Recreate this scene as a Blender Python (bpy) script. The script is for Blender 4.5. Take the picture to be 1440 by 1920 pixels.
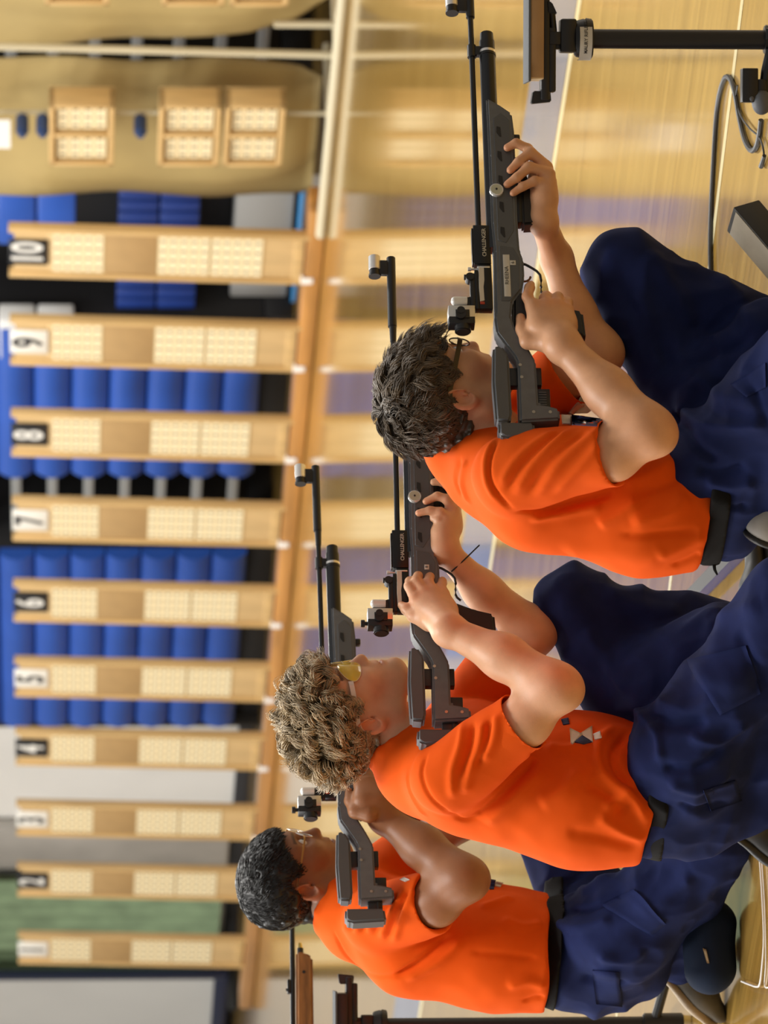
import bpy, bmesh, math, random
import numpy as np
from mathutils import Vector, Matrix
from mathutils.bvhtree import BVHTree

random.seed(7); np.random.seed(7)
for o in list(bpy.data.objects): bpy.data.objects.remove(o)
scene = bpy.context.scene
COL = scene.collection

# ------------------------------------------------------------------ camera (held on its side: picture left = up)
FPX, CAMH, HOR = 9600.0, 1.507, 90.0
PITCH = math.atan((720 - HOR) / FPX)
FW = np.array([0, math.cos(PITCH), -math.sin(PITCH)]); UPV = np.array([0, math.sin(PITCH), math.cos(PITCH)])
XV = np.array([1.0, 0, 0]); CAM = np.array([0, 0, CAMH])
cd = bpy.data.cameras.new('camera'); co = bpy.data.objects.new('camera', cd); COL.objects.link(co)
co.matrix_world = Matrix(((-UPV[0], XV[0], -FW[0], CAM[0]), (-UPV[1], XV[1], -FW[1], CAM[1]), (-UPV[2], XV[2], -FW[2], CAM[2]), (0, 0, 0, 1)))
cd.sensor_fit = 'VERTICAL'; cd.sensor_height = 36; cd.sensor_width = 27; cd.lens = FPX / 1920 * 36
cd.clip_end = 200; cd.dof.use_dof = True; cd.dof.focus_distance = 10.1; cd.dof.aperture_fstop = 8.5
scene.camera = co

# ------------------------------------------------------------------ light
world = bpy.data.worlds.new('World'); scene.world = world; world.use_nodes = True
bg = world.node_tree.nodes['Background']; bg.inputs[0].default_value = (1.0, 0.97, 0.92, 1); bg.inputs[1].default_value = 0.30
def area(name, loc, size, power, color=(1, .97, .92), target=None):
    l = bpy.data.lights.new(name, 'AREA'); l.shape = 'RECTANGLE'; l.size, l.size_y = size; l.energy = power; l.color = color
    o = bpy.data.objects.new(name, l); COL.objects.link(o); o.location = loc
    if target is not None:
        o.rotation_euler = (Vector(target) - Vector(loc)).to_track_quat('-Z', 'Y').to_euler()
    return o
# high-bay luminaires of the sports hall, a leftmost pair added to brighten the white wall, and its high side windows (left, behind the shooters)
for i, (x, y, p) in enumerate([(-7, 10, 400), (-1, 10, 400), (-7, 16, 400), (-1, 16, 400), (5, 16, 360), (-8, 23, 380), (-2, 23, 360), (5, 21, 300), (-12, 30, 560), (-6, 30, 380), (-9, 35, 420), (0, 27, 320)]):
    area('ceiling_and_fill_light', (x, y, 7.5), (1.6, 3.0), p)
area('high_window_light', (-13, 15, 5.0), (9, 3), 900, (1, .98, .95), (0, 11, .6))
scene.view_settings.view_transform = 'Standard'; scene.view_settings.look = 'None'
scene.view_settings.exposure = 0.0; scene.view_settings.gamma = 1.0; scene.view_settings.use_curve_mapping = False

# ------------------------------------------------------------------ geometry of the place
PHI = math.radians(27.5)
F = np.array([math.cos(PHI), math.sin(PHI), 0]); R = np.array([math.sin(PHI), -math.cos(PHI), 0]); Z = np.array([0, 0, 1.0])
def ray(x, y): return FW + ((960 - y) / FPX) * XV + ((720 - x) / FPX) * UPV
def W(x, y, d): return CAM + ray(x, y) * d
def onplane(x, y, p0, n):
    r = ray(x, y); return CAM + r * (((p0 - CAM) @ n) / (r @ n))
def onfloor(x, y, z=0.0):
    r = ray(x, y); return CAM + r * ((z - CAMH) / r[2])
def nrm(v): v = np.asarray(v, float); return v / np.linalg.norm(v)

# ------------------------------------------------------------------ materials
MATS = {}
def mat(name, color, rough=.6, metal=0.0, var=0.0, vscale=30, bump=0.0, bscale=200, coat=0.0, stretch=None, attr=None, sss=0.0, sheen=0.0, spec=None, color2=None, transm=0.0, ior=None):
    if name in MATS: return MATS[name]
    m = bpy.data.materials.new(name); m.use_nodes = True; nt = m.node_tree; b = nt.nodes['Principled BSDF']
    b.inputs['Base Color'].default_value = (*color, 1); b.inputs['Roughness'].default_value = rough; b.inputs['Metallic'].default_value = metal
    b.inputs['Coat Weight'].default_value = coat
    if spec is not None: b.inputs['Specular IOR Level'].default_value = spec
    if transm: b.inputs['Transmission Weight'].default_value = transm
    if ior: b.inputs['IOR'].default_value = ior
    if sss:
        b.inputs['Subsurface Weight'].default_value = sss; b.inputs['Subsurface Radius'].default_value = (.012, .005, .003); b.inputs['Subsurface Scale'].default_value = 1.0
    if sheen: b.inputs['Sheen Weight'].default_value = sheen; b.inputs['Sheen Roughness'].default_value = .5
    tc = nt.nodes.new('ShaderNodeTexCoord'); mp = nt.nodes.new('ShaderNodeMapping'); nt.links.new(tc.outputs['Object'], mp.inputs[0])
    if stretch: mp.inputs['Scale'].default_value = stretch
    last = None
    if var or color2:
        n = nt.nodes.new('ShaderNodeTexNoise'); n.inputs['Scale'].default_value = vscale; n.inputs['Detail'].default_value = 4
        nt.links.new(mp.outputs[0], n.inputs['Vector'])
        mx = nt.nodes.new('ShaderNodeMix'); mx.data_type = 'RGBA'
        c2 = color2 or tuple(max(0, c * (1 - var)) for c in color)
        c1 = color if color2 else tuple(min(1, c * (1 + var * .5)) for c in color)
        mx.inputs[6].default_value = (*c2, 1); mx.inputs[7].default_value = (*c1, 1)
        cr = nt.nodes.new('ShaderNodeMapRange'); cr.inputs[1].default_value = .3; cr.inputs[2].default_value = .7
        nt.links.new(n.outputs[0], cr.inputs[0]); nt.links.new(cr.outputs[0], mx.inputs[0]); last = mx.outputs[2]
    if attr:
        a = nt.nodes.new('ShaderNodeAttribute'); a.attribute_name = attr
        mu = nt.nodes.new('ShaderNodeMix'); mu.data_type = 'RGBA'; mu.blend_type = 'MULTIPLY'; mu.inputs[0].default_value = 1
        if last: nt.links.new(last, mu.inputs[6])
        else: mu.inputs[6].default_value = (*color, 1)
        nt.links.new(a.outputs['Color'], mu.inputs[7]); last = mu.outputs[2]
    if last: nt.links.new(last, b.inputs['Base Color'])
    if bump:
        n2 = nt.nodes.new('ShaderNodeTexNoise'); n2.inputs['Scale'].default_value = bscale; n2.inputs['Detail'].default_value = 3
        nt.links.new(mp.outputs[0], n2.inputs['Vector'])
        bp = nt.nodes.new('ShaderNodeBump'); bp.inputs['Strength'].default_value = bump; bp.inputs['Distance'].default_value = .002
        nt.links.new(n2.outputs[0], bp.inputs['Height']); nt.links.new(bp.outputs[0], b.inputs['Normal'])
    MATS[name] = m; return m

# ------------------------------------------------------------------ mesh helpers
def link(name, me, m=None, parent=None, loc=None):
    o = bpy.data.objects.new(name, me); COL.objects.link(o)
    if m is not None and me is not None and not me.materials: me.materials.append(m)
    if parent is not None: o.parent = parent
    if loc is not None: o.location = loc
    return o
def tag(o, label=None, cat=None, group=None, kind=None):
    if label: o['label'] = label
    if cat: o['category'] = cat
    if group: o['group'] = group
    if kind: o['kind'] = kind
    return o
def empty(name, loc=(0, 0, 0), rz=0.0):
    o = bpy.data.objects.new(name, None); COL.objects.link(o); o.location = loc; o.rotation_euler = (0, 0, rz); o.empty_display_size = .1; return o
class MB:
    """collects shapes of ONE part"""
    def __init__(s): s.bm = bmesh.new()
    def _put(s, bm2, M=None):
        if M is not None: bm2.transform(M)
        me = bpy.data.meshes.new('t'); bm2.to_mesh(me); bm2.free(); s.bm.from_mesh(me); bpy.data.meshes.remove(me); return s
    def box(s, x0, x1, y0, y1, z0, z1, bev=0.0, M=None, seg=2):
        b = bmesh.new(); bmesh.ops.create_cube(b, size=1)
        bmesh.ops.scale(b, vec=(x1 - x0, y1 - y0, z1 - z0), verts=b.verts); bmesh.ops.translate(b, vec=((x0 + x1) / 2, (y0 + y1) / 2, (z0 + z1) / 2), verts=b.verts)
        if bev: bmesh.ops.bevel(b, geom=b.edges[:], offset=bev, segments=seg, affect='EDGES', profile=.5)
        return s._put(b, M)
    def prism(s, pts, y0, y1, bev=0.0, seg=2, M=None):
        """polygon in x,z extruded along y"""
        b = bmesh.new(); vs = [b.verts.new((p[0], y0, p[1])) for p in pts]; f = b.faces.new(vs)
        r = bmesh.ops.extrude_face_region(b, geom=[f]); bmesh.ops.translate(b, vec=(0, y1 - y0, 0), verts=[v for v in r['geom'] if isinstance(v, bmesh.types.BMVert)])
        bmesh.ops.recalc_face_normals(b, faces=b.faces)
        if bev: bmesh.ops.bevel(b, geom=[e for e in b.edges], offset=bev, segments=seg, affect='EDGES', clamp_overlap=True)
        return s._put(b, M)
    def cyl(s, a, b_, r0, r1=None, n=20, bev=0.0, M=None):
        r1 = r0 if r1 is None else r1; a = Vector(a); b_ = Vector(b_); d = b_ - a
        b = bmesh.new(); bmesh.ops.create_cone(b, cap_ends=True, segments=n, radius1=r0, radius2=r1, depth=d.length)
        if bev: bmesh.ops.bevel(b, geom=[e for e in b.edges if all(len(f.verts) > 4 for f in e.link_faces) or any(len(f.verts) > 4 for f in e.link_faces)], offset=bev, segments=2, affect='EDGES')
        Mx = Matrix.Translation((a + b_) / 2) @ d.to_track_quat('Z', 'Y').to_matrix().to_4x4()
        b.transform(Mx); return s._put(b, M)
    def sph(s, c, r, sc=(1, 1, 1), n=16, M=None):
        b = bmesh.new(); bmesh.ops.create_uvsphere(b, u_segments=n, v_segments=n // 2 + 2, radius=r)
        bmesh.ops.scale(b, vec=sc, verts=b.verts); bmesh.ops.translate(b, vec=c, verts=b.verts); return s._put(b, M)
    def tube(s, pts, r, n=8, taper=None):
        pts = [Vector(p) for p in pts]; b = bmesh.new(); rings = []
        ref = Vector((0, 0, 1))
        for i, p in enumerate(pts):
            t = (pts[min(i + 1, len(pts) - 1)] - pts[max(i - 1, 0)]).normalized()
            if abs(t.dot(ref)) > .95: ref = Vector((1, 0, 0))
            u = t.cross(ref).normalized(); v = t.cross(u); ref = -v if False else ref
            rr = r if taper is None else r * taper[i]
            rings.append([b.verts.new(p + (u * math.cos(k * 2 * math.pi / n) + v * math.sin(k * 2 * math.pi / n)) * rr) for k in range(n)])
        for i in range(len(rings) - 1):
            for k in range(n): b.faces.new((rings[i][k], rings[i][(k + 1) % n], rings[i + 1][(k + 1) % n], rings[i + 1][k]))
        b.faces.new(rings[0][::-1]); b.faces.new(rings[-1]); bmesh.ops.recalc_face_normals(b, faces=b.faces)
        return s._put(b)
    def mesh(s, smooth=True, angle=35):
        me = bpy.data.meshes.new('m'); s.bm.to_mesh(me); s.bm.free()
        if smooth:
            me.polygons.foreach_set('use_smooth', [True] * len(me.polygons))
            me.set_sharp_from_angle(angle=math.radians(angle))
        me.update(); return me
    def build(s, name, m, parent=None, loc=None, smooth=True): return link(name, s.mesh(smooth), m, parent, loc)
def meshdata(verts, faces, smooth=True):
    me = bpy.data.meshes.new('m'); me.from_pydata([tuple(v) for v in verts], [], [tuple(f) for f in faces])
    if smooth: me.polygons.foreach_set('use_smooth', [True] * len(me.polygons))
    me.update(); return me
def text_mesh(s, size, depth=.0004, bold=0.0, spacing=1.0):
    c = bpy.data.curves.new('txt', 'FONT'); c.body = s; c.size = size; c.extrude = depth; c.align_x = 'CENTER'; c.align_y = 'CENTER'; c.offset = bold; c.space_character = spacing; c.resolution_u = 4
    o = bpy.data.objects.new('txt', c); COL.objects.link(o)
    dg = bpy.context.evaluated_depsgraph_get(); me = bpy.data.meshes.new_from_object(o.evaluated_get(dg)); bpy.data.objects.remove(o); bpy.data.curves.remove(c); return me
def smoothpath(pts, n=8):
    """Catmull-Rom through points"""
    P = [np.asarray(p, float) for p in pts]; P = [2 * P[0] - P[1]] + P + [2 * P[-1] - P[-2]]; out = []
    for i in range(1, len(P) - 2):
        for k in range(n):
            t = k / n; a, b, c, d = P[i - 1:i + 3]
            out.append(.5 * ((2 * b) + (-a + c) * t + (2 * a - 5 * b + 4 * c - d) * t * t + (-a + 3 * b - 3 * c + d) * t ** 3))
    out.append(P[-2]); return out
def copy_tree(o, parent=None):
    c = o.copy(); COL.objects.link(c); c.parent = parent
    for ch in list(o.children): copy_tree(ch, c)
    return c

# ================================================================== THE SETTING
def floor_material():
    m = bpy.data.materials.new('gym_floor'); m.use_nodes = True; nt = m.node_tree; b = nt.nodes['Principled BSDF']
    tc = nt.nodes.new('ShaderNodeTexCoord'); mp = nt.nodes.new('ShaderNodeMapping'); nt.links.new(tc.outputs['Object'], mp.inputs[0])
    mp.inputs['Rotation'].default_value = (0, 0, math.radians(-135 + 5))
    br = nt.nodes.new('ShaderNodeTexBrick'); br.inputs['Scale'].default_value = 1; br.inputs['Brick Width'].default_value = 1.1; br.inputs['Row Height'].default_value = .058
    br.inputs['Mortar Size'].default_value = .0008; br.inputs['Color1'].default_value = (.455, .275, .064, 1); br.inputs['Color2'].default_value = (.375, .215, .044, 1); br.inputs['Mortar'].default_value = (.22, .12, .035, 1)
    br.inputs['Bias'].default_value = 0; nt.links.new(mp.outputs[0], br.inputs['Vector'])
    mp2 = nt.nodes.new('ShaderNodeMapping'); mp2.inputs['Scale'].default_value = (1.6, 34, 1); nt.links.new(mp.outputs[0], mp2.inputs[0])
    n = nt.nodes.new('ShaderNodeTexNoise'); n.inputs['Scale'].default_value = 1.0; n.inputs['Detail'].default_value = 5; nt.links.new(mp2.outputs[0], n.inputs['Vector'])
    mx = nt.nodes.new('ShaderNodeMix'); mx.data_type = 'RGBA'; mx.blend_type = 'MULTIPLY'; mx.inputs[0].default_value = .55
    mr = nt.nodes.new('ShaderNodeMapRange'); mr.inputs[1].default_value = .3; mr.inputs[2].default_value = .7; mr.inputs[3].default_value = .52; mr.inputs[4].default_value = 1.18
    nt.links.new(n.outputs[0], mr.inputs[0]); nt.links.new(br.outputs[0], mx.inputs[6]); nt.links.new(mr.outputs[0], mx.inputs[7]); nt.links.new(mx.outputs[2], b.inputs['Base Color'])
    b.inputs['Roughness'].default_value = .11; b.inputs['Coat Weight'].default_value = .45; b.inputs['Coat Roughness'].default_value = .06
    bp = nt.nodes.new('ShaderNodeBump'); bp.inputs['Strength'].default_value = .05; bp.inputs['Distance'].default_value = .002
    nt.links.new(n.outputs[0], bp.inputs['Height']); nt.links.new(bp.outputs[0], b.inputs['Normal'])
    return m
fl = MB().box(-26, 26, -6, 56, -.1, 0).build('floor', floor_material(), smooth=False); tag(fl, 'glossy golden maple sports hall floor', kind='structure')

def floor_strip(name, pts, w, m, z=.0006):
    """painted band along floor points, child of the floor"""
    P = [np.array([p[0], p[1], 0]) for p in pts]; v = []; 
    for i, p in enumerate(P):
        t = nrm(P[min(i + 1, len(P) - 1)] - P[max(i - 1, 0)]); s = np.array([-t[1], t[0], 0]); v += [p + s * w / 2 + Z * z, p - s * w / 2 + Z * z]
    return link(name, meshdata(v, [(2 * i, 2 * i + 1, 2 * i + 3, 2 * i + 2) for i in range(len(P) - 1)], False), m, fl)
CREAM = mat('court_cream', (.78, .68, .40), .2, var=.08, vscale=3, coat=.3)
COURTBLUE = mat('court_blue', (.20, .215, .28), .2, var=.1, vscale=3, coat=.3)
a, b = onfloor(1087, 0)[:2], onfloor(1005, 520)[:2]; dv = (b - a) / np.linalg.norm(b - a); nn = np.array([-dv[1], dv[0]])
if nn[1] < 0: nn = -nn
floor_strip('court_line', [a - dv * 4, b + dv * 14], .06, CREAM)
nb_ = np.array([F[0], F[1]])
floor_strip('court_band', [a - dv * 4 + nb_ * .34, b + dv * 14 + nb_ * .34], .6, COURTBLUE)
a2, b2 = onfloor(1392, 0)[:2], onfloor(1332, 485)[:2]; d2 = (b2 - a2) / np.linalg.norm(b2 - a2)
floor_strip('court_line', [a2 - d2 * 3, b2 + d2 * 1.2, b2 + d2 * 5], .035, CREAM)

# ---- frame of the target row: local x to the right along the row, y away from the shooters
D0 = CAMH * FPX / (605 - HOR)
Q10 = np.array([(960 - 485) / FPX * D0, D0, 0.0]); RHO = -(math.pi / 2 - PHI)
RX = np.array([math.cos(RHO), math.sin(RHO), 0]); RY = F
def rowx(y, off=0.0):
    """x in the row frame where picture row y meets the vertical plane at depth off behind the target row"""
    p = onplane(600, y, Q10 + RY * off, F); return float((p - Q10) @ RX)
def RW(x, y, z): return tuple(Q10 + RX * x + RY * y + Z * z)
MROW = Matrix.Translation(Vector(Q10)) @ Matrix.Rotation(RHO, 4, 'Z')
def rowobj(name, mb, m, parent=None, at=(0, 0, 0), smooth=True):
    o = mb.build(name, m, parent, smooth=smooth)
    if parent is None: o.matrix_world = MROW @ Matrix.Translation(at)
    else: o.location = at
    return o
def rowempty(name, at):
    o = empty(name); o.matrix_world = MROW @ Matrix.Translation(at); return o

# walls of the hall
WALLW = mat('wall_white', (.86, .86, .84), .55, var=.05, vscale=1.2)
BASEK = mat('base_black', (.03, .03, .035), .4)
wx0 = rowx(1357, 1.34)          # left end of the bleachers
wb = rowobj('wall_back', MB().box(-40, 30, 4.2, 4.5, 0, 9.5), WALLW, smooth=False); tag(wb, 'white painted end wall of the sports hall', kind='structure')
wl = rowobj('wall_left', MB().box(-40, wx0 - .02, 1.75, 2.05, 0, 9.5), WALLW, smooth=False); tag(wl, 'white wall beside the bleachers', kind='structure')
bb = rowobj('baseboard_left', MB().box(-40, wx0 - .02, 1.73, 1.75, 0, .11, .004), BASEK); tag(bb, 'black vinyl baseboard', kind='structure')

# ---- bleachers folded against the wall
BLUE = mat('bleacher_blue', (.022, .095, .46), .38, var=.12, vscale=2, bump=.1, bscale=60)
DKBLUE = mat('bleacher_step_blue', (.012, .04, .22), .4)
BLACK = mat('bleacher_black', (.008, .008, .009), .5)
STEEL = mat('bleacher_steel', (.42, .43, .42), .4, metal=.4)
WHITEP = mat('painted_white', (.8, .8, .78), .45)
GREYP = mat('grey_panel', (.36, .36, .35), .55)
CYAN = mat('light_blue_strip', (.06, .33, .75), .4)
RH, Z0, NR = .237, .176, 13
def bleacher_row_mesh(L, h=RH, bulge=.05):
    b = MB(); pts = [(.0, .006), (-.012, .02), (-.03 - bulge * .2, .06), (-.03 - bulge * .45, h * .5), (-.03 - bulge * .2, h - .06), (-.012, h - .014), (.0, h - .004), (.04, h - .004), (.04, .006)]
    bm = b.bm; vs0 = [bm.verts.new((0, p[0], p[1])) for p in pts]; vs1 = [bm.verts.new((L, p[0], p[1])) for p in pts]
    n = len(pts)
    for i in range(n): bm.faces.new((vs0[i], vs0[(i + 1) % n], vs1[(i + 1) % n], vs1[i]))
    bm.faces.new(vs0[::-1]); bm.faces.new(vs1); bmesh.ops.recalc_face_normals(bm, faces=bm.faces)
    return b.mesh(True, 50)
BY = 1.34
def section(x0, x1, label, rows=range(NR), y=BY):
    e = rowempty('bleacher', (x0, y, 0)); tag(e, label, 'bleacher', 'folded bleacher sections')
    me = bleacher_row_mesh(x1 - x0); me.materials.append(BLUE)
    for k in rows: link('seat_row', me, None, e, (0, 0, Z0 + k * RH))
    MB().box(.0, x1 - x0, .06, 1.6, 0, Z0 - .002, .004).build('kick_panel', BLACK, e)
    MB().box(.01, x1 - x0 - .01, .041, 1.6, Z0, Z0 + NR * RH, .01).build('backing', BLACK, e)
    return e
xg0, xg1 = rowx(1037, BY), rowx(884, BY)     # open gap with steel frames
xa1 = rowx(610, BY); xa2 = rowx(345, BY)
s1 = section(wx0 + .05, xg0, 'blue folded bleacher section left of the dark gap')
MB().box(-.05, .0, -.02, 1.6, 0, Z0 + NR * RH, .006).build('end_panel', BLACK, s1)
s2 = section(xg1, xa1, 'blue folded bleacher section behind target stands eight and nine')
xs3 = rowx(170, BY)
s3 = section(xa2, xs3, 'blue folded bleacher section behind the tan curtains')
# gap
g = rowempty('bleacher_understructure', (xg0, BY, 0)); tag(g, 'steel bleacher understructure in the dark gap', 'bleacher frame')
L = xg1 - xg0
MB().box(.0, L, 1.2, 1.6, 0, Z0 + NR * RH).build('backing', BLACK, g)
for k in range(NR):
    MB().box(.0, L, .15, .2, Z0 + k * RH + .085, Z0 + k * RH + .15, .006).build('cross_beam', STEEL, g)
for x in (L * .32, L * .7):
    MB().box(x - .03, x + .03, .5, .56, 0, Z0 + NR * RH, .004).build('frame_post', BLACK, g)
g2 = rowempty('bleacher_understructure', (xs3, BY, 0)); tag(g2, 'steel bleacher understructure seen in the black slit between the tan curtains', 'bleacher frame')
MB().box(.0, 9, 1.2, 1.6, 0, Z0 + NR * RH).build('backing', BLACK, g2)
for k in range(NR): MB().box(.0, 9, .15, .2, Z0 + k * RH + .085, Z0 + k * RH + .15, .006).build('cross_beam', STEEL, g2)
# aisle with steps, grey panel and painted white fronts
ai = rowempty('bleacher_aisle', (xa1, BY, 0)); tag(ai, 'recessed bleacher aisle with dark blue steps and grey panel', 'bleacher aisle')
L = xa2 - xa1
MB().box(0, L, .45, 1.6, 0, Z0 + NR * RH).build('backing', BLACK, ai)
def az(x): return 1.507 - (x - 90) / 302.0   # picture column to height on the bleacher front
for i in range(int((L - .1) / .13)):
    for (xa_, xb_) in ((362, 291), (288, 216)): MB().box(.02 + i * .13, .02 + i * .13 + .105, .10, .18, az(xa_), az(xb_), .012).build('slat', DKBLUE, ai)
MB().box(.0, L, .2, .44, az(533), az(428), .01).build('lower_panel', GREYP, ai)
MB().box(.0, L, .16, .2, az(556), az(541), .004).build('light_blue_edge', CYAN, ai)
xw0, xw1 = rowx(668, BY) - xa1, rowx(596, BY) - xa1
for k, z in enumerate((az(140), az(68), az(-4))):
    MB().box(xw0, xw1, -.03, .1, z + .006, z + .23, .02).build('white_front', WHITEP, ai)
for k in range(4):
    MB().box(rowx(455, BY) - xa1, L, -.03, .1, az(140) + k * .237, az(140) + .23 + k * .237, .025).build('blue_front', BLUE, ai)

# ---- green curtain, grey wall slab and framed whiteboard to the left
GREEN = mat('green_drape', (.22, .30, .17), .8, var=.25, vscale=4)
def drape(name, x0, x1, y, z0, z1, m, amp=.04, wav=.23):
    n = 60; v = []; fcs = []
    for side in (0, 1):
        for i in range(n + 1):
            x = x0 + (x1 - x0) * i / n; yy = y + amp * math.sin((x - x0) / wav * 2 * math.pi) + side * .012
            v += [(x, yy, z0), (x, yy, z1)]
    o1 = 2 * (n + 1)
    for s in (0, o1):
        for i in range(n): fcs.append((s + 2 * i, s + 2 * i + 2, s + 2 * i + 3, s + 2 * i + 1))
    for i in range(n):
        fcs.append((2 * i, 2 * i + 2, o1 + 2 * i + 2, o1 + 2 * i)); fcs.append((2 * i + 1, 2 * i + 3, o1 + 2 * i + 3, o1 + 2 * i + 1))
    o = link(name, meshdata(v, fcs), m); o.matrix_world = MROW; return o
gd = drape('green_drape', rowx(1826, 1.55), rowx(1640, 1.55), 1.55, .16, 4.5, GREEN); tag(gd, 'muted green drape hanging behind the leftmost target stands', 'curtain')
GREYB = mat('grey_wall_slab', (.40, .38, .35), .7, var=.2, vscale=1.5)
wm = rowobj('wall_slab', MB().box(rowx(1634, 1.6), rowx(1562, 1.6), 1.62, 1.74, .12, 2.2, .03), GREYB); tag(wm, 'grey slab against the wall between target stands two and three', 'wall mat')
wbd = rowempty('whiteboard', (rowx(1826, 1.3), 1.3, 0)); tag(wbd, 'large white panel in a dark frame left of the target row', 'whiteboard')
BOARD = mat('board_white', (.66, .67, .66), .35, var=.06, vscale=1)
FRAME = mat('frame_navy', (.012, .018, .05), .4)
MB().box(-3.2, -.05, 0, .03, .19, 3.2).build('panel', BOARD, wbd)
MB().box(-.06, 0, -.02, .05, .08, 3.3, .006).build('frame_upright', FRAME, wbd)
MB().box(-3.2, -.06, -.02, .05, .08, .185, .006).build('frame_rail', FRAME, wbd)
for x in (-.1, -2.8): MB().box(x - .04, x + .04, -.25, .3, .0, .08, .01).build('caster_foot', BLACK, wbd)

# ================================================================== TARGET ROW
PINE = mat('pine', (.58, .385, .16), .5, var=.16, vscale=3, stretch=(12, 12, 1.2))
PINE2 = mat('pine_face', (.63, .445, .215), .55, var=.12, vscale=2.5, stretch=(9, 9, 1.0))
CARD = mat('cardboard', (.40, .255, .105), .8, var=.08, vscale=8)
BEAMW = mat('beam_wood', (.50, .24, .065), .3, var=.3, vscale=2, stretch=(.7, 8, 8))
PLATEK = mat('plate_black', (.012, .012, .014), .4); PLATEW = mat('plate_white', (.78, .77, .72), .5)
DIGW = mat('digit_white', (.75, .75, .72), .5); DIGK = mat('digit_black', (.03, .03, .035), .5)
def paper_material(name, nx, nz, w, h):
    m = bpy.data.materials.new(name); m.use_nodes = True; nt = m.node_tree; b = nt.nodes['Principled BSDF']; b.inputs['Roughness'].default_value = .8
    tc = nt.nodes.new('ShaderNodeTexCoord'); sp = nt.nodes.new('ShaderNodeSeparateXYZ'); nt.links.new(tc.outputs['Object'], sp.inputs[0])
    def M(op, a, b_=None, c=None):
        n = nt.nodes.new('ShaderNodeMath'); n.operation = op
        for i, q in enumerate((a, b_, c)):
            if q is None: continue
            if isinstance(q, (int, float)): n.inputs[i].default_value = q
            else: nt.links.new(q, n.inputs[i])
        return n.outputs[0]
    fx = M('SUBTRACT', M('FRACT', M('MULTIPLY_ADD', sp.outputs[0], nx / w, nx / 2)), .5)
    fz = M('SUBTRACT', M('FRACT', M('MULTIPLY', sp.outputs[2], nz / h)), .5)
    dx = M('MULTIPLY', fx, w / nx); dz = M('MULTIPLY', fz, h / nz)
    d = M('SQRT', M('ADD', M('POWER', dx, 2), M('POWER', dz, 2)))
    ring = M('LESS_THAN', d, .0145)
    # faint tan separator strips between the rows of bulls
    sep = M('GREATER_THAN', M('ABSOLUTE', fz), .40)
    mx = nt.nodes.new('ShaderNodeMix'); mx.data_type = 'RGBA'; mx.inputs[6].default_value = (.80, .70, .46, 1); mx.inputs[7].default_value = (.62, .48, .25, 1); nt.links.new(sep, mx.inputs[0])
    m2 = nt.nodes.new('ShaderNodeMix'); m2.data_type = 'RGBA'; nt.links.new(mx.outputs[2], m2.inputs[6]); m2.inputs[7].default_value = (.22, .17, .09, 1); nt.links.new(ring, m2.inputs[0])
    nt.links.new(m2.outputs[2], b.inputs['Base Color']); return m
PW, PH = .405, .283
PAPER = paper_material('target_paper', 4, 5, PW, PH)
bw = .52
pm = MB().box(-PW / 2, PW / 2, -.002, .0, 0, PH).mesh(False); pm.materials.append(PAPER)
railm = MB().box(-.02, .02, -.02, .03, .0, 1.66, .004).mesh(); railm.materials.append(PINE)
panm = MB().box(-bw / 2 + .02, bw / 2 - .02, .0, .016, .07, 1.455, .002).mesh(); panm.materials.append(PINE2)
cardm = MB().box(-.215, .215, -.004, .0, 0, .292, .001).mesh(); cardm.materials.append(CARD)
topm = MB().prism([(-bw / 2 + .02, 1.455), (bw / 2 - .02, 1.455), (bw / 2 - .02, 1.64), (.10, 1.625), (-.10, 1.625), (-bw / 2 + .02, 1.64)], 0, .016, .002).mesh(); topm.materials.append(PINE2)
botm = MB().box(-bw / 2 + .02, bw / 2 - .02, -.012, .03, .045, .10, .004).mesh(); botm.materials.append(PINE)
footm = MB().box(-.02, .02, -.13, .13, -.055, .0, .008).mesh(); footm.materials.append(PINE)
words = {10: 'ten', 9: 'nine', 8: 'eight', 7: 'seven', 6: 'six', 5: 'five', 4: 'four', 3: 'three', 2: 'two', 1: 'one'}
ys = {10: 485, 9: 652, 8: 825, 7: 985, 6: 1138, 5: 1280, 4: 1410, 3: 1543, 2: 1658, 1: 1785}
digs = {}
for n in range(10, 0, -1):
    e = rowempty('target_stand', (rowx(ys[n]), 0, .062)); e.rotation_euler.rotate_axis('X', math.radians(-1.6))
    even = n % 2 == 0
    tag(e, 'wooden target stand with the %s plate numbered %s' % ('black' if even else 'white', words[n]), 'target stand', 'numbered target stands')
    for s in (-1, 1): link('side_rail', railm, None, e, (s * (bw / 2 - .02), 0, 0))
    link('back_panel', panm, None, e); link('top_panel', topm, None, e); link('bottom_rail', botm, None, e)
    for z in (1.14, .562, .27): link('paper_target', pm, None, e, (0, -.006, z))
    link('cardboard_square', cardm, None, e, (0, -.002, .846))
    pl = MB().box(-.13, .13, -.012, -.002, 1.445, 1.66, .003).build('number_plate', PLATEK if even else PLATEW, e)
    t = text_mesh(str(n), .235, .001, .006); t.transform(Matrix.Rotation(math.pi / 2, 4, 'X')); link('numeral', t, DIGW if even else DIGK, pl, (0, -.0135, 1.55))
# long wooden beam lying along the feet of the stands
xb0, xb1 = rowx(1888), rowx(395)
bmb = rowobj('base_beam', MB().box(xb0, xb1, -.02, .16, .0, .1, .02), BEAMW); tag(bmb, 'long reddish wooden beam lying under the numbered target stands', 'beam')
for n in range(10, 2, -1):
    o = rowobj('tie_strap', MB().box(-.03, .03, -.034, -.02, .045, .1, .006).box(-.03, .03, -.034, .03, .1, .113, .004), mat('strap_white', (.85, .83, .8), .5), at=(rowx(ys[n] + 34 - (10 - n) * 1.5), 0, 0))
    tag(o, 'white strap on the wooden beam at the foot of stand number %s' % words[n], 'strap', 'white straps on the beam')

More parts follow.
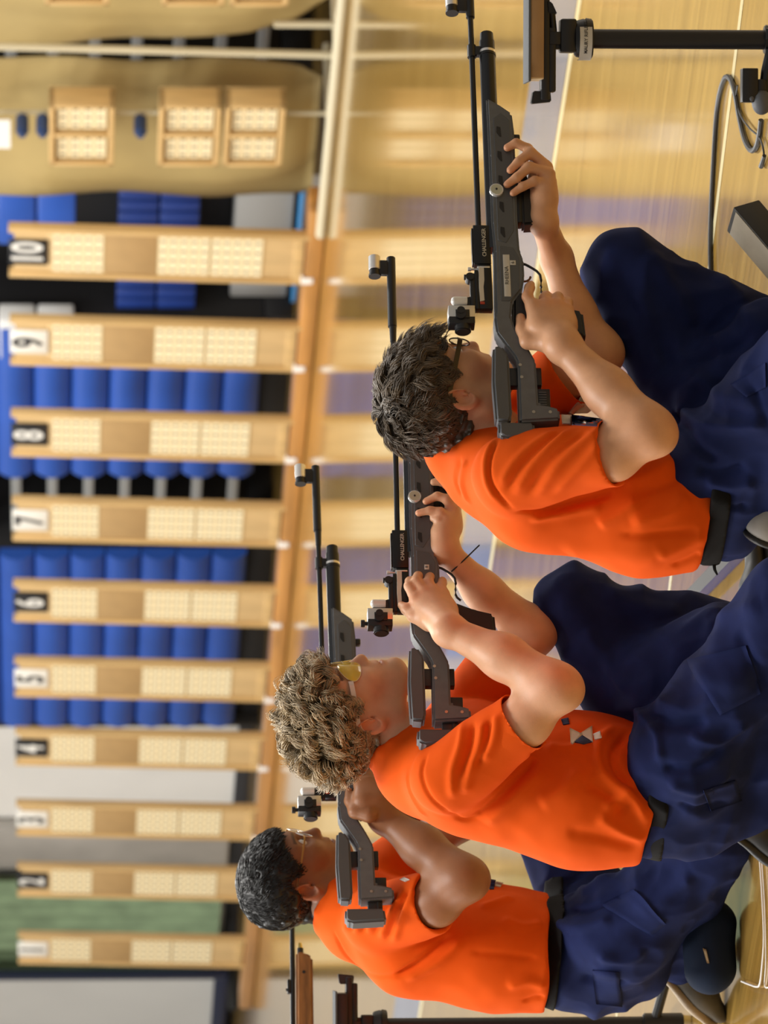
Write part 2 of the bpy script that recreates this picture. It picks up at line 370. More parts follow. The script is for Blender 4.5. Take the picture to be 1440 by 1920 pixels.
# ---- tan backstop curtains on a pipe frame, with target boxes on a pole
TAN = mat('tan_canvas', (.37, .275, .105), .75, var=.16, vscale=1.6, bump=.25, bscale=14)
PIPE = mat('cream_pipe', (.58, .52, .36), .4)
def canvas(name, outline_l, outline_r, y0, bulge, label):
    """hanging canvas: left and right edges given as (row x, z) lists from floor up"""
    def interp(o, z): return float(np.interp(z, [q[1] for q in o], [q[0] for q in o]))
    nz, nx = 56, 26; v = []
    rs = np.random.RandomState(3)
    for side in (0, 1):
        for i in range(nz + 1):
            z = .06 + (3.2 - .06) * i / nz; xl, xr = interp(outline_l, z), interp(outline_r, z)
            for j in range(nx + 1):
                t = j / nx; x = xl + (xr - xl) * t
                y = y0 - bulge * math.sin(math.pi * t) ** .8 * (.7 + .3 * math.sin(z * 2.1)) + .02 * math.sin(t * 9 + z * 2.3) + .012 * math.sin(z * 7 + t * 4)
                if z < .3: y += (.3 - z) ** 2 * 2.0 * math.sin(math.pi * t)
                v.append((x, y + side * .006, z))
    fc = []; N = nx + 1; O = N * (nz + 1)
    for s in (0, O):
        for i in range(nz):
            for j in range(nx): q = s + i * N + j; fc.append((q, q + 1, q + N + 1, q + N))
    for i in range(nz):
        for j in (0, nx): q = i * N + j; fc.append((q, q + N, q + O + N, q + O))
    for j in range(nx):
        for q in (j, nz * N + j): fc.append((q, q + 1, q + O + 1, q + O))
    o = link(name, meshdata(v, fc), TAN); o.matrix_world = MROW; tag(o, label, 'curtain', 'tan backstop curtains'); return o
def rz(x, y, off=0.0):
    p = onplane(x, y, Q10 + RY * off, F); return float((p - Q10) @ RX), float(p[2])
canvas('backstop_curtain', [rz(620, 335, .34), rz(560, 368, .34), rz(400, 372, .34), rz(200, 364, .34), rz(0, 360, .34), rz(-400, 360, .34)],
       [rz(618, 150, .34), rz(560, 118, .34), rz(400, 104, .34), rz(200, 106, .34), rz(0, 110, .34), rz(-400, 110, .34)], .34, .13, 'tan canvas backstop curtain behind the three wooden target boxes')
canvas('backstop_curtain', [rz(625, -10, .34), rz(560, 40, .34), rz(470, 66, .34), rz(300, 77, .34), rz(0, 80, .34), rz(-400, 80, .34)],
       [rz(640, -260, .34), rz(300, -260, .34), rz(-400, -260, .34)], .34, .13, 'tan canvas backstop curtain at the picture corner beside the black gap')
fr = rowempty('curtain_frame', (0, 0, 0)); tag(fr, 'cream pipe frame standing on the floor under the tan curtains', 'pipe frame')
pz = .03
MB().cyl((rowx(440, -.05), -.05, pz), (rowx(-300, -.05), -.05, pz), .028, n=14).build('floor_pipe', PIPE, fr)
for (y1, y2, zt) in ((103, 80, 3.2), (45, 45, .36)):
    MB().cyl((rowx(y1, .02), .02, .03), (rowx(y2, .02), .02, zt), .02, n=12).build('upright_pipe', PIPE, fr)
for y in (250, 103): MB().cyl((rowx(y, -.05), -.05, .028), (rowx(y, .0), .55, .028), .022, n=12).build('foot_pipe', PIPE, fr)
# pole with target boxes
def boxes(yc, tops, where, n_words):
    xc = rowx(yc, -.05)
    for (xt, xb), wd in zip(tops, n_words):
        z1, z0 = rz(xt, yc, -.05)[1], rz(xb, yc, -.05)[1]; h = z1 - z0
        e = rowempty('target_box', (xc, -.05, z0)); tag(e, 'wooden box with two paper targets, %s %s' % (wd, where), 'target box', 'wooden target boxes on the tan curtains')
        w = .60; d = .12
        MB().box(-w / 2, w / 2, d - .012, d, 0, h, .002).build('back', PINE2, e)
        for s in (-1, 1): MB().box(s * (w / 2 - .014) - .014, s * (w / 2 - .014) + .014, -.0, d, 0, h, .004).build('side', PINE, e)
        MB().box(-w / 2, w / 2, 0, d, h - .03, h, .004).build('top', PINE, e); MB().box(-w / 2, w / 2, 0, d, 0, .03, .004).build('bottom', PINE, e)
        MB().box(-.016, .016, 0.0, d, .03, h - .03, .003).build('divider', PINE, e)
        pmm = MB().box(-.115, .115, -.002, .0, 0, h - .08).mesh(False); pmm.materials.append(paper_material('box_paper', 3, 4, .23, h - .08))
        for s in (-1, 1): link('paper_target', pmm, None, e, (s * .145, .03, .04))
    return xc
xc = boxes(258, [(92, 214), (297, 413), (420, 532)], 'of the three beside target stand ten', ['topmost', 'middle', 'lowest'])
boxes(-48, [(84, 206), (305, 424), (434, 545)], 'of those at the very edge of the picture', ['topmost', 'middle', 'lowest'])
po = rowempty('target_pole', (xc, .07 + .03, 0)); tag(po, 'slim cream pole carrying the three target boxes', 'pole')
MB().cyl((0, 0, .0), (0, 0, 2.6), .012, n=10).build('tube', PIPE, po)
BLUEK = mat('blue_knob', (.03, .06, .16), .3)
for x in (42, 80, 262):
    z = rz(x, 243, .1)[1]; MB().cyl((0, -.13, z), (0, -.03, z), .035, n=14, bev=.006).cyl((0, -.15, z), (0, -.13, z), .02, n=12).build('clamp_knob', BLUEK, po)
MB().box(-.14, .14, -.14, -.134, rz(20, 243, .1)[1], rz(-40, 243, .1)[1]).build('white_sign', WHITEP, po)
# ================================================================== AIR RIFLES
STOCK = mat('stock_grey', (.125, .134, .145), .5, var=.1, vscale=60, bump=.12, bscale=900)
STOCKD = mat('stock_dark', (.088, .094, .102), .5)
POLY = mat('black_polymer', (.010, .010, .011), .42); GUNMETAL = mat('gunmetal', (.030, .031, .034), .28, metal=.55)
BLKMETAL = mat('black_anodized', (.009, .009, .010), .33, metal=.2)
SILVER = mat('silver', (.72, .70, .66), .3, metal=.75); BRIGHT = mat('bright_silver', (.85, .83, .8), .22, metal=.6)
KNOBW = mat('satin_white_knob', (.80, .79, .76), .35, metal=.15)
TAPE = mat('label_tape', (.60, .58, .52), .6); INK = mat('ink', (.02, .02, .02), .6); LOGOW = mat('engraving_cream', (.60, .56, .46), .5)
CREAMP = mat('cream_strip', (.66, .60, .50), .5); REDP = mat('red_tab', (.45, .05, .02), .4); BRONZE = mat('trigger_bronze', (.16, .07, .04), .35, metal=.6)
SCREW = mat('screw_steel', (.4, .38, .33), .35, metal=.8); DIAL = mat('gauge_dial', (.52, .54, .42), .35)

class Rifle:
    """local x along the bore, y left, z up; origin on the bore at the front of the breech block"""
    def __init__(s, px, d, px2):
        s.A = W(*px, d); B = onplane(*px2, s.A, R); s.ax = nrm(B - s.A); s.lz = np.cross(s.ax, -R)
        s.M = Matrix(((s.ax[0], -R[0], s.lz[0], s.A[0]), (s.ax[1], -R[1], s.lz[1], s.A[1]), (s.ax[2], -R[2], s.lz[2], s.A[2]), (0, 0, 0, 1)))
    def pt(s, x, y, off=0.0): return onplane(x, y, s.A + R * off, R)      # picture point on the rifle's own plane, off towards its right side
    def loc(s, x, y, z): return s.A + s.ax * x - R * y + s.lz * z
def on_side(me, x, z, y, flip=True):
    """text in its own xy plane -> standing on the right side of the rifle, reading forwards"""
    me.transform(Matrix(((1, 0, 0, x), (0, 0, -1, y), (0, 1, 0, z), (0, 0, 0, 1)))); return me
def build_rifle(rf, label, ext=False, pad_gap=0.0, pad=((-.0218), (-.088)), names=(), rack_low=False, rear_knob=True, grip=True):
    e = empty('air_rifle'); e.matrix_world = rf.M; tag(e, label, 'rifle', 'grey air rifles of the kneeling shooters')
    P = [(.279, -.0226), (.265, -.0457), (.2446, -.0708), (.199, -.0742), (.0, -.0732), (-.0614, -.075), (-.0812, -.0814), (-.1184, -.082), (-.1464, -.0769), (-.1732, -.0578), (-.2055, -.0536), (-.2285, -.0598),
         (-.272, -.0833), (-.3005, -.0963), (-.3915, -.0978), (-.3958, -.1206), (-.4014, -.1364), (-.424, -.1375), (-.4291, -.0615), (-.3076, -.062), (-.2928, -.0575), (-.2392, -.0243), (-.2058, -.0214), (-.1977, -.0237), (-.0618, -.0264), (.0, -.0234), (.15, -.0235)]
    st = MB().prism(P, -.021, .021, .0045, 2).build('stock', STOCK, e)
    for s in (-1, 1):
        y = s * .0205; y2 = s * .0222
        fp = MB().prism([(.232, -.035), (.243, -.05), (.226, -.0655), (-.018, -.0655), (-.045, -.05), (-.04, -.034)], min(y, y2), max(y, y2), .0006, 1).build('fore_panel', STOCKD, st)
        MB().prism([(-.052, -.036), (-.056, -.062), (-.078, -.0735), (-.148, -.071), (-.172, -.052), (-.172, -.036)], min(y, y2), max(y, y2), .0006, 1).build('receiver_panel', STOCKD, st)
        for vx in (.201, .146, .0915, .0335, -.022):
            ya, yb = s * .0215, s * .0229
            MB().prism([(vx + .0115, -.040), (vx + .0095, -.0475), (vx - .0115, -.0485), (vx - .0115, -.0455), (vx - .002, -.0395)], min(ya, yb), max(ya, yb)).build('vent_shade_plate', POLY, st, smooth=False)  # black raised plates stand in for the shade inside the open vents
        for (x, z) in ((-.309, -.0665), (-.335, -.0685), (-.409, -.088), (-.409, -.119)):
            MB().cyl((x, s * .0205, z), (x, s * .0218, z), .0032, n=10).build('screw', SCREW, st)
    MB().cyl((-.02, 0, 0), (.512, 0, 0), .0056, n=16).build('barrel', GUNMETAL, e)
    # compressed air reservoir
    rs = MB().cyl((-.05, 0, -.0302), (.392, 0, -.0302), .0155, n=24).build('air_reservoir', GUNMETAL, e)
    MB().cyl((.39, 0, -.0302), (.3955, 0, -.0302), .0162, n=24).build('silver_ring', BRIGHT, rs)
    MB().cyl((.3955, 0, -.0302), (.418, 0, -.0302), .0150, n=24).cyl((.416, 0, -.0302), (.437, 0, -.0302), .0137, .0128, n=24, bev=.001).build('reservoir_cap', POLY, rs)
    MB().cyl((.382, 0, 0), (.408, 0, 0), .0088, n=18).box(.385, .405, -.006, .006, -.03, -.002, .001).cyl((.384, 0, -.0302), (.3895, 0, -.0302), .0166, n=24).build('barrel_band', POLY, e)
    # front sight
    if ext:
        fx = .612
        MB().cyl((.44, 0, 0), (.475, 0, 0), .0064, .0076, n=18).cyl((.475, 0, .001), (.64, 0, .001), .0092, n=20, bev=.001).build('barrel_extension', POLY, e)
    else:
        fx = .500
        MB().cyl((.472, 0, 0), (.56, 0, 0), .0085, n=18, bev=.001).build('muzzle_block', POLY, e)
    MB().box(fx - .014, fx + .020, -.005, .005, .0, .03, .0015).build('front_sight_stem', POLY, e)
    fs = MB().cyl((fx - .002, 0, .0355), (fx + .03, 0, .0355), .0125, n=22, bev=.001).build('front_sight_globe', BRIGHT, e)
    MB().cyl((fx - .013, 0, .0355), (fx - .002, 0, .0355), .0112, n=22).cyl((fx - .0175, 0, .0355), (fx - .013, 0, .0355), .0126, n=22).build('globe_hood', POLY, fs)
    # breech block with dovetail
    bk = MB().box(-.0845, .0, -.0105, .0105, -.021, .0115, .0012).box(-.083, -.006, -.0085, .0085, .0115, .0145, .0008).build('breech_block', BLKMETAL, e)
    t = on_side(text_mesh('CHALLENGER', .0105, .00025, .0001, .92), -.0385, -.0088, -.0108); link('lettering', t, LOGOW, bk)
    rc = MB().box(-.182, -.086, -.0095, .0095, -.021, .004, .0012).box(-.182, -.098, -.009, .009, .004, .0115, .001).build('receiver', BLKMETAL, e)
    MB().prism([(-.092, .0035), (-.094, -.0065), (-.121, -.0065), (-.136, -.0045), (-.165, -.0055), (-.1675, .003), (-.14, .004)], -.0112, -.0094, .0004, 1).build('loading_gate', CREAMP, rc)
    MB().box(-.173, -.1675, -.0112, -.0094, -.0055, .003, .0003).build('red_tab', REDP, rc)
    MB().cyl((-.0915, 0, -.004), (-.0915, 0, .017), .0025, n=10).box(-.0935, -.0905, -.0106, .0106, -.018, .006, .0005).cyl((-.0915, 0, .017), (-.0915, 0, .023), .0042, n=12).build('cocking_bolt', BRIGHT, rc)
    # rear diopter sight
    rsg = MB().box(-.178, -.104, -.008, .008, .0105, .0205, .0015).prism([(-.178, .018), (-.152, .018), (-.160, .043), (-.178, .057), (-.180, .057)], -.0045, .0045, .001).build('rear_sight_base', POLY, e)
    MB().cyl((-.112, -.0105, .02), (-.112, .0105, .02), .0085, n=16, bev=.001).cyl((-.109, 0, .02), (-.109, 0, .031), .0055, n=12).build('clamp_knob', POLY, rsg)
    MB().cyl((-.1635, -.004, .027), (-.1635, -.004, .051), .0088, n=20, bev=.001).sph((-.1635, -.004, .051), .0088, (1, 1, .75)).build('sight_turret', KNOBW, rsg)
    sb = MB().box(-.203, -.1785, -.0155, .0155, .0135, .064, .0012).build('sight_body', SILVER, e)
    MB().box(-.2165, -.200, -.0150, .0150, .014, .0635, .0015).box(-.206, -.188, -.0172, -.0150, .024, .0505, .001).build('sight_carrier', POLY, sb)
    MB().cyl((-.191, -.0165, .0405), (-.191, -.021, .0405), .0075, n=20).cyl((-.199, -.0165, .0405), (-.199, -.020, .0405), .0095, n=20).build('windage_knob', POLY, sb)
    MB().cyl((-.214, 0, .0365), (-.229, 0, .0365), .0155, n=24, bev=.002).build('eyepiece', POLY, sb)
    if rear_knob: MB().cyl((-.206, 0, .063), (-.206, 0, .069), .004, n=12).cyl((-.206, 0, .069), (-.206, 0, .077), .0075, n=16, bev=.0008).build('elevation_knob', POLY, sb)
    # pressure gauge
    pg = MB().cyl((.0676, -.0215, -.0345), (.0676, -.0305, -.0345), .0132, n=28, bev=.0015).build('pressure_gauge', BRIGHT, e)
    MB().cyl((.0676, -.0303, -.0345), (.0676, -.0309, -.0345), .0108, n=24).build('dial', DIAL, pg); MB().cyl((.0676, -.0305, -.0345), (.0676, -.0325, -.0345), .002, n=8).build('dial_centre', INK, pg)
    # fore rail and hand rest
    MB().box(.19, .205, -.008, .008, -.086, -.073, .003).build('sling_stud', POLY, e)
    MB().box(.005, .150, -.014, .014, -.084, -.072, .003).prism([(.118, -.083), (.118, -.092), (.02, -.118), (.0, -.110), (-.002, -.083)], -.018, .018, .004).build('hand_rest', POLY, e)
    # trigger group
    MB().tube(smoothpath([(-.078, 0, -.080), (-.083, 0, -.0915), (-.1025, 0, -.1135), (-.140, 0, -.1145), (-.1525, 0, -.1245)], 3), .0026, 8).build('trigger_guard', POLY, e)
    MB().tube(smoothpath([(-.117, 0, -.078), (-.1165, 0, -.087), (-.112, 0, -.093), (-.1065, 0, -.0955)], 4), .0022, 8).build('trigger', BRONZE, e)
    MB().prism([(-.146, -.070), (-.163, -.058), (-.225, -.056), (-.232, -.066), (-.226, -.090), (-.236, -.160), (-.246, -.194), (-.188, -.190), (-.178, -.150), (-.160, -.105)], -.016, .016, .006, 3).build('pistol_grip', POLY, e)
    # butt
    ck = MB().prism([(-.2679, -.0173), (-.2644, -.0334), (-.2871, -.0467), (-.4145, -.0481), (-.4292, -.0436), (-.4262, -.0175), (-.3433, -.0140)], -.0185, .0185, .005, 3).build('cheek_piece', STOCKD, e)
    MB().box(-.3464, -.3089, -.009, .009, -.066, -.042, .001).build('cheek_post', POLY, e); MB().box(-.3464, -.309, -.011, .011, -.107, -.095, .002).build('post_end', POLY, e)
    if rack_low:
        rk = MB().box(-.3936, -.3552, -.013, .013, -.121, -.097, .0015).build('hook_rack', POLY, e)
        for k in range(6): MB().box(-.3905 + k * .0052, -.3885 + k * .0052, -.0142, -.0125, -.114, -.1, .0003).build('rib', STOCKD, rk)
    else:
        MB().box(-.398, -.372, -.012, .012, -.122, -.097, .002).build('hook_rack', POLY, e)
    x1 = -.4291 - pad_gap
    if pad_gap > .004: MB().box(x1 - .004, -.425, -.010, .010, -.112, -.08, .002).box(x1 - .002, -.428, -.012, .012, -.106, -.100, .001).build('butt_post', POLY, e)
    MB().prism([(x1, pad[0]), (x1, pad[1]), (x1 - .03, pad[1] - .004), (x1 - .034, pad[0] - .012), (x1 - .026, pad[0])], -.02, .02, .005, 3).build('butt_pad', STOCKD, e)
    for (s, x, z, w, h, sz) in names:
        tp = MB().box(x - w / 2, x + w / 2, -.0232, -.0222, z - h / 2, z + h / 2, .0002).build('label_tape', TAPE, e)
        link('lettering', on_side(text_mesh(s, sz, .0002), x, z, -.0234), INK, tp)
    return e
R1 = Rifle((897, 427), 9.72, (882, 33)); R2 = Rifle((745, 998), 10.32, (735.5, 560)); R3 = Rifle((603, 1200), 11.33, (593, 900))
# the breech of the third rifle lies hidden behind the curly head: slide its origin along the bore
R3.A = R3.A - R3.ax * .205; R3.M.translation = Vector(R3.A)
build_rifle(R1, 'grey air rifle with a name tape, held by the nearest shooter', names=[('RHEENA', -.1175, -.0483, .091, .0125, .0105), ('6', -.0895, -.0605, .010, .011, .009)], pad_gap=.0, rack_low=True, rear_knob=False)
build_rifle(R2, 'grey air rifle with long muzzle tube, held by the curly haired shooter', ext=True, pad_gap=.016, pad=(-.030, -.105), names=[('8', -.0895, -.056, .011, .0095, .008)])
build_rifle(R3, 'grey air rifle with long muzzle tube, aimed by the black haired shooter', ext=True, pad_gap=.018, pad=(-.030, -.115))

# trigger guard clip hanging off the middle rifle (thin bent wire)
w2 = MB().tube(smoothpath([tuple(R2.pt(846, 1072, .0)), tuple(R2.pt(868, 1052, .01)), tuple(R2.pt(899, 1022, .02))], 4), .0016, 6).build('wire_clip', POLY)
tag(w2, 'thin bent black wire hanging at the middle rifle trigger guard', 'wire')

# ---- fourth rifle, wooden stock, cut by the picture edge
WOODST = mat('walnut_stock', (.30, .125, .035), .4, var=.45, vscale=5, stretch=(2, 14, 14)); BRASS = mat('brass', (.62, .45, .13), .3, metal=.8)
R4 = Rifle((549, 1900), 12.15, (548, 1745))
e = empty('wooden_air_rifle'); e.matrix_world = R4.M; tag(e, 'wooden stocked air rifle entering at the picture edge behind the last shooter', 'rifle')
k = 1 / (12.15 and 790 * .887)
MB().cyl((-.55, 0, 0), (.36, 0, 0), .0062, n=16).build('barrel', GUNMETAL, e)
MB().prism([(.152, -.008), (.150, -.030), (.138, -.0475), (-.55, -.052), (-.55, -.006)], -.02, .02, .006, 3).build('stock', WOODST, e)
MB().cyl((.148, 0, -.019), (.166, 0, -.019), .0075, n=14).build('swivel_stub', POLY, e); MB().cyl((.166, 0, -.019), (.180, 0, -.018), .0065, .004, n=14).build('brass_tip', BRASS, e)
MB().box(.05, .085, -.006, .006, .004, .013, .002).cyl((.06, 0, .01), (.06, 0, .016), .004, n=10).build('front_sight', GUNMETAL, e)
MB().cyl((.098, -.0195, -.026), (.098, -.0208, -.026), .004, n=10).build('screw', POLY, e)
MB().cyl((.36, 0, 0), (.40, 0, 0), .008, n=14).build('muzzle_block', POLY, e)

# ================================================================== GUN STANDS, CABLE, FLOOR THINGS
MDF = mat('board_brown', (.40, .235, .10), .6, var=.12, vscale=20); MDFE = mat('board_edge', (.66, .46, .24), .6, var=.1, vscale=30); RUB = mat('rubber_pad', (.075, .08, .085), .75, bump=.3, bscale=500)
RUBG = mat('grey_rubber', (.115, .125, .14), .5); CABLE = mat('cable_black', (.018, .018, .018), .45)
def gun_stand(base, height, rz, label, leg_az, tape=None, board=None):
    e = empty('rifle_stand', base, rz); tag(e, label, 'stand', 'black adjustable rifle stands'); h = height
    MB().cyl((0, 0, .05), (0, 0, h - .10), .0182, n=20).build('pole', POLY, e)
    MB().cyl((0, 0, .02), (0, 0, .115), .026, n=20, bev=.003).build('hub', POLY, e)
    cb = MB().cyl((0, 0, h - .127), (0, 0, h - .113), .037, .039, n=24, bev=.002).cyl((0, 0, h - .113), (0, 0, h - .094), .038, .033, n=24, bev=.002).build('collar', POLY, e)
    MB().box(-.026, .036, -.024, .024, h - .096, h - .066, .004).build('tilt_neck', POLY, e)
    MB().box(-.012, .012, -.02, .02, h - .068, h - .045, .002).build('swivel', POLY, e)
    MB().cyl((.012, -.01, h - .054), (.048, -.014, h - .050), .0065, n=12).prism([(.044, h - .060), (.066, h - .050), (.070, h - .040), (.046, h - .042)], -.022, -.004, .002).build('tilt_lever', BLKMETAL, e)
    MB().box(-.10, .02, -.018, .018, h - .058, h - .044, .003).build('cradle_block', POLY, e)
    if tape:
        a0, a1 = math.radians(-200), math.radians(-60); n = 20; v = []; fc = []
        for i in range(n + 1):
            a = a0 + (a1 - a0) * i / n
            for z in (h - .1235, h - .1005): v.append((.0402 * math.cos(a), .0402 * math.sin(a), z))
        fc = [(2 * i, 2 * i + 2, 2 * i + 3, 2 * i + 1) for i in range(n)]
        tp = link('label_tape', meshdata(v, fc), TAPE, e)
        t = text_mesh(tape, .0092, .0002, .0001); vs = [q.co.copy() for q in t.vertices]
        for q in t.vertices:
            a = math.radians(-88) + q.co.x / .0404; q.co = ((.0405 + q.co.z) * math.cos(a), (.0405 + q.co.z) * math.sin(a), h - .112 + q.co.y)
        link('lettering', t, INK, tp)
    pl = MB().box(-.115, .17, -.02, .02, h - .046, h - .030, .003).build('cradle_plate', POLY, e)
    MB().prism([(-.118, h - .05), (-.122, h - .012), (-.098, h - .016), (-.098, h - .048)], -.014, .014, .002).build('front_stop', POLY, e)
    MB().box(-.02, -.002, -.012, .012, h - .075, h - .044, .002).build('clamp_tab', POLY, e)
    bd = MB().box(-.075, .24, -.05, .05, h - .032, h - .008, .001).build('rest_board', board or MDF, e)
    MB().box(-.077, -.0745, -.05, .05, h - .0318, h - .0082).build('cut_edge', board or MDFE, bd)
    MB().box(-.082, .245, -.054, .054, h - .008, h - .003, .001).build('rubber_top', RUB, bd)
    for a in leg_az:
        c, s = math.cos(a), math.sin(a)
        MB().tube([(c * .02, s * .02, .085), (c * .40, s * .40, .012)], .0115, 10).build('leg', POLY, e)
        MB().sph((c * .405, s * .405, .014), .0135, n=12).build('rubber_foot', RUB, e)
    return e
# stand at the picture's upper edge
sd = 9.55; fz0 = 0.0
bp = W(1300, 74, sd); topz = float(W(984, 74, sd)[2])
sta = gun_stand((bp[0], bp[1], 0), topz + .003, math.radians(-2), 'black rifle stand with a wooden rest board and a white label tape', [math.radians(75), math.radians(195), math.radians(-45)], tape='MAURY RIFLE ST')
# clamp, box and rubber bulb fixed to its pole near the floor
def cz(x): return float(W(x, 74, sd)[2])
MB().cyl((0, 0, cz(1440) - .02), (0, 0, cz(1434)), .028, n=18, bev=.002).cyl((-.0, -.024, cz(1437)), (.02, -.03, cz(1437)), .004, n=8).build('pole_clamp', BLKMETAL, sta)
MB().tube([(-.02, -.02, cz(1445)), (-.06, -.02, cz(1436)), (-.115, -.02, cz(1430))], .011, 10).build('clamp_arm', GUNMETAL, sta)
MB().box(-.118, -.055, -.045, -.012, cz(1417), cz(1387), .002).box(-.10, -.075, -.04, -.02, cz(1432), cz(1417), .002).build('control_box', POLY, sta)
blb = MB().sph((-.118, -.035, cz(1425)), .022, (1.08, .8, .85), 18).sph((-.112, -.04, cz(1405)), .007, (1, 1, .9)).build('rubber_bulb', RUBG, sta)
# the stand behind the last shooter
bp = W(1100, 1921, 12.0); tz = float(W(622, 1921, 12.0)[2])
stb = gun_stand((bp[0], bp[1], 0), tz, math.radians(184), 'black rifle stand at the lower picture edge behind the last shooter', [math.radians(30), math.radians(150), math.radians(-90)], tape=None, board=POLY)
# cables on the floor
def fl_pts(pts): return [tuple(onfloor(x, y, .006)) for x, y in pts]
c1 = MB().tube(smoothpath(fl_pts([(1334, 560), (1332, 440), (1338, 300), (1345, 200), (1357, 150), (1368, 147), (1378, 175), (1386, 220), (1396, 262), (1408, 282), (1418, 275), (1424, 250), (1427, 225)]), 6), .0058, 8).build('power_cable', CABLE)
tag(c1, 'thick black cable looping on the floor beside the white line', 'cable')
c2 = MB().tube(smoothpath(fl_pts([(1383, 160), (1380, 185), (1388, 215), (1405, 240), (1424, 258), (1432, 285), (1429, 300)]), 6), .0022, 6).tube(fl_pts([(1433, 292), (1427, 312)]), .006, 8, [.7, 1]).build('thin_cable', CABLE)
tag(c2, 'thin black wire with a plug end crossing the thick cable', 'cable')
# dark case with a tan side lying on the floor in front of the nearest knee
CASEK = mat('case_black', (.016, .015, .013), .55); CASET = mat('case_tan', (.34, .29, .21), .5, var=.15, vscale=20)
A_ = W(1362, 433, 9.7); ax_ = nrm(W(1440, 525, 9.62) - A_); wd_ = W(1422, 397, 9.7) - A_; wd_ -= ax_ * (wd_ @ ax_); wd_ = nrm(wd_); tk_ = np.cross(ax_, wd_)
if tk_[1] > 0: tk_ = -tk_
th_ = math.radians(60); e1 = wd_ * math.cos(th_) + tk_ * math.sin(th_); e2 = tk_ * math.cos(th_) - wd_ * math.sin(th_)
LEN = (A_[2] - .03) / -ax_[2]
cs = empty('equipment_case'); O_ = A_ - e1 * .0 - e2 * .03
cs.matrix_world = Matrix(((ax_[0], e1[0], e2[0], O_[0]), (ax_[1], e1[1], e2[1], O_[1]), (ax_[2], e1[2], e2[2], O_[2]), (0, 0, 0, 1)))
tag(cs, 'dark tilted case with a tan face standing before the nearest knee', 'case')
MB().box(0, LEN, .0, .062, -.03, .03, .003).build('body', CASEK, cs)
faces_ = [(e1, 'a'), (-e1, 'b'), (e2, 'c'), (-e2, 'd')]; vis_ = sorted([(float(n_[0]), k_) for n_, k_ in faces_ if n_ @ (CAM - A_) > 0])
ext_ = {'a': (.0615, .0635, -.027, .027), 'b': (-.0015, .0005, -.027, .027), 'c': (.003, .059, .0295, .0315), 'd': (.003, .059, -.0315, -.0295)}[vis_[0][1]]
MB().box(.012, LEN - .01, ext_[0], ext_[1], ext_[2], ext_[3], .0005).build('side_panel', CASET, cs)
# thin white cord on the floor by the rear shoe
WCORD = mat('white_cord', (.72, .70, .66), .5)
c3 = MB().tube(smoothpath(fl_pts([(1424, 1604), (1429, 1680), (1432, 1760), (1428, 1820), (1424, 1846), (1418, 1850), (1405, 1846), (1390, 1840)]), 5), .0022, 6).tube(smoothpath(fl_pts([(1428, 1604), (1434, 1700), (1436, 1800), (1434, 1848), (1446, 1850)]), 5), .0018, 6).build('white_cord', WCORD)
tag(c3, 'thin white doubled cord lying on the golden floor', 'cord')
# flat dark tube lying on the floor behind the nearest shooter
p0, p1 = onfloor(1395, 1010, .03), onfloor(1300, 1108, .03)
fb = MB().tube([tuple(p1 + (p1 - p0) * .6), tuple(p0 + (p0 - p1) * .1)], .017, 4).build('stand_leg_bar', mat('bar_black', (.02, .02, .019), .5)); tag(fb, 'flat black bar on the floor behind the nearest shooter', 'bar')
# ================================================================== PEOPLE: implicit surfaces meshed with surface nets
def rotm(f, l, u): return np.stack([f, l, u], 1)
class Prim:
    def __init__(s, fn, c, rad, k, op): s.fn, s.c, s.rad, s.k, s.op = fn, np.asarray(c, float), rad, k, op
def cone(a, b, ra, rb=None, k=.02, op='+'):
    a = np.asarray(a, float); b = np.asarray(b, float); rb = ra if rb is None else rb; ba = b - a; L2 = max(float(ba @ ba), 1e-12)
    def fn(P):
        q = P - a; t = np.minimum(np.maximum(q @ ba / L2, 0), 1); q = q - t[:, None] * ba
        return np.sqrt(np.einsum('ij,ij->i', q, q)) - (ra + t * (rb - ra))
    return Prim(fn, (a + b) / 2, math.sqrt(L2) / 2 + max(ra, rb), k, op)
def flatcone(a, b, ra, rb, nrm_, sq, k=.02, op='+'):
    """cone squashed by sq along direction nrm_ (elliptic limb or palm)"""
    a = np.asarray(a, float); b = np.asarray(b, float); ba = b - a; L2 = max(float(ba @ ba), 1e-12); n = nrm(nrm_)
    def fn(P):
        t = np.clip((P - a) @ ba / L2, 0, 1); q = P - a - t[:, None] * ba; h = q @ n
        q = q + (h * (1 / sq - 1))[:, None] * n; r = ra + t * (rb - ra); m = np.sqrt((q * q).sum(1))
        return (m - r) * np.where(m > 1e-6, sq + (1 - sq) * np.clip(1 - np.abs(h / sq) / np.maximum(m, 1e-6), 0, 1), 1)
    return Prim(fn, (a + b) / 2, math.sqrt(L2) / 2 + max(ra, rb), k, op)
def ell(c, r, Rm=None, k=.02, op='+'):
    c = np.asarray(c, float); r = np.asarray(r, float)
    def fn(P):
        q = P - c
        if Rm is not None: q = q @ Rm
        q = q / r; k0 = np.sqrt(np.einsum('ij,ij->i', q, q)); q = q / r; k1 = np.sqrt(np.einsum('ij,ij->i', q, q)); return np.where(k1 > 1e-6, k0 * (k0 - 1) / np.maximum(k1, 1e-6), -r.min())
    return Prim(fn, c, r.max(), k, op)
def rbox(c, half, rad, Rm, k=.01, op='+'):
    c = np.asarray(c, float); half = np.asarray(half, float)
    def fn(P):
        q = np.abs((P - c) @ Rm) - half + rad; return np.sqrt((np.maximum(q, 0) ** 2).sum(1)) + np.minimum(q.max(1), 0) - rad
    return Prim(fn, c, float(np.linalg.norm(half)), k, op)
def plane(p, n, k=.006):
    """removes everything on the side n points to"""
    p = np.asarray(p, float); n = nrm(n)
    return Prim(lambda P: -((P - p) @ n), p, 9.0, k, '-')
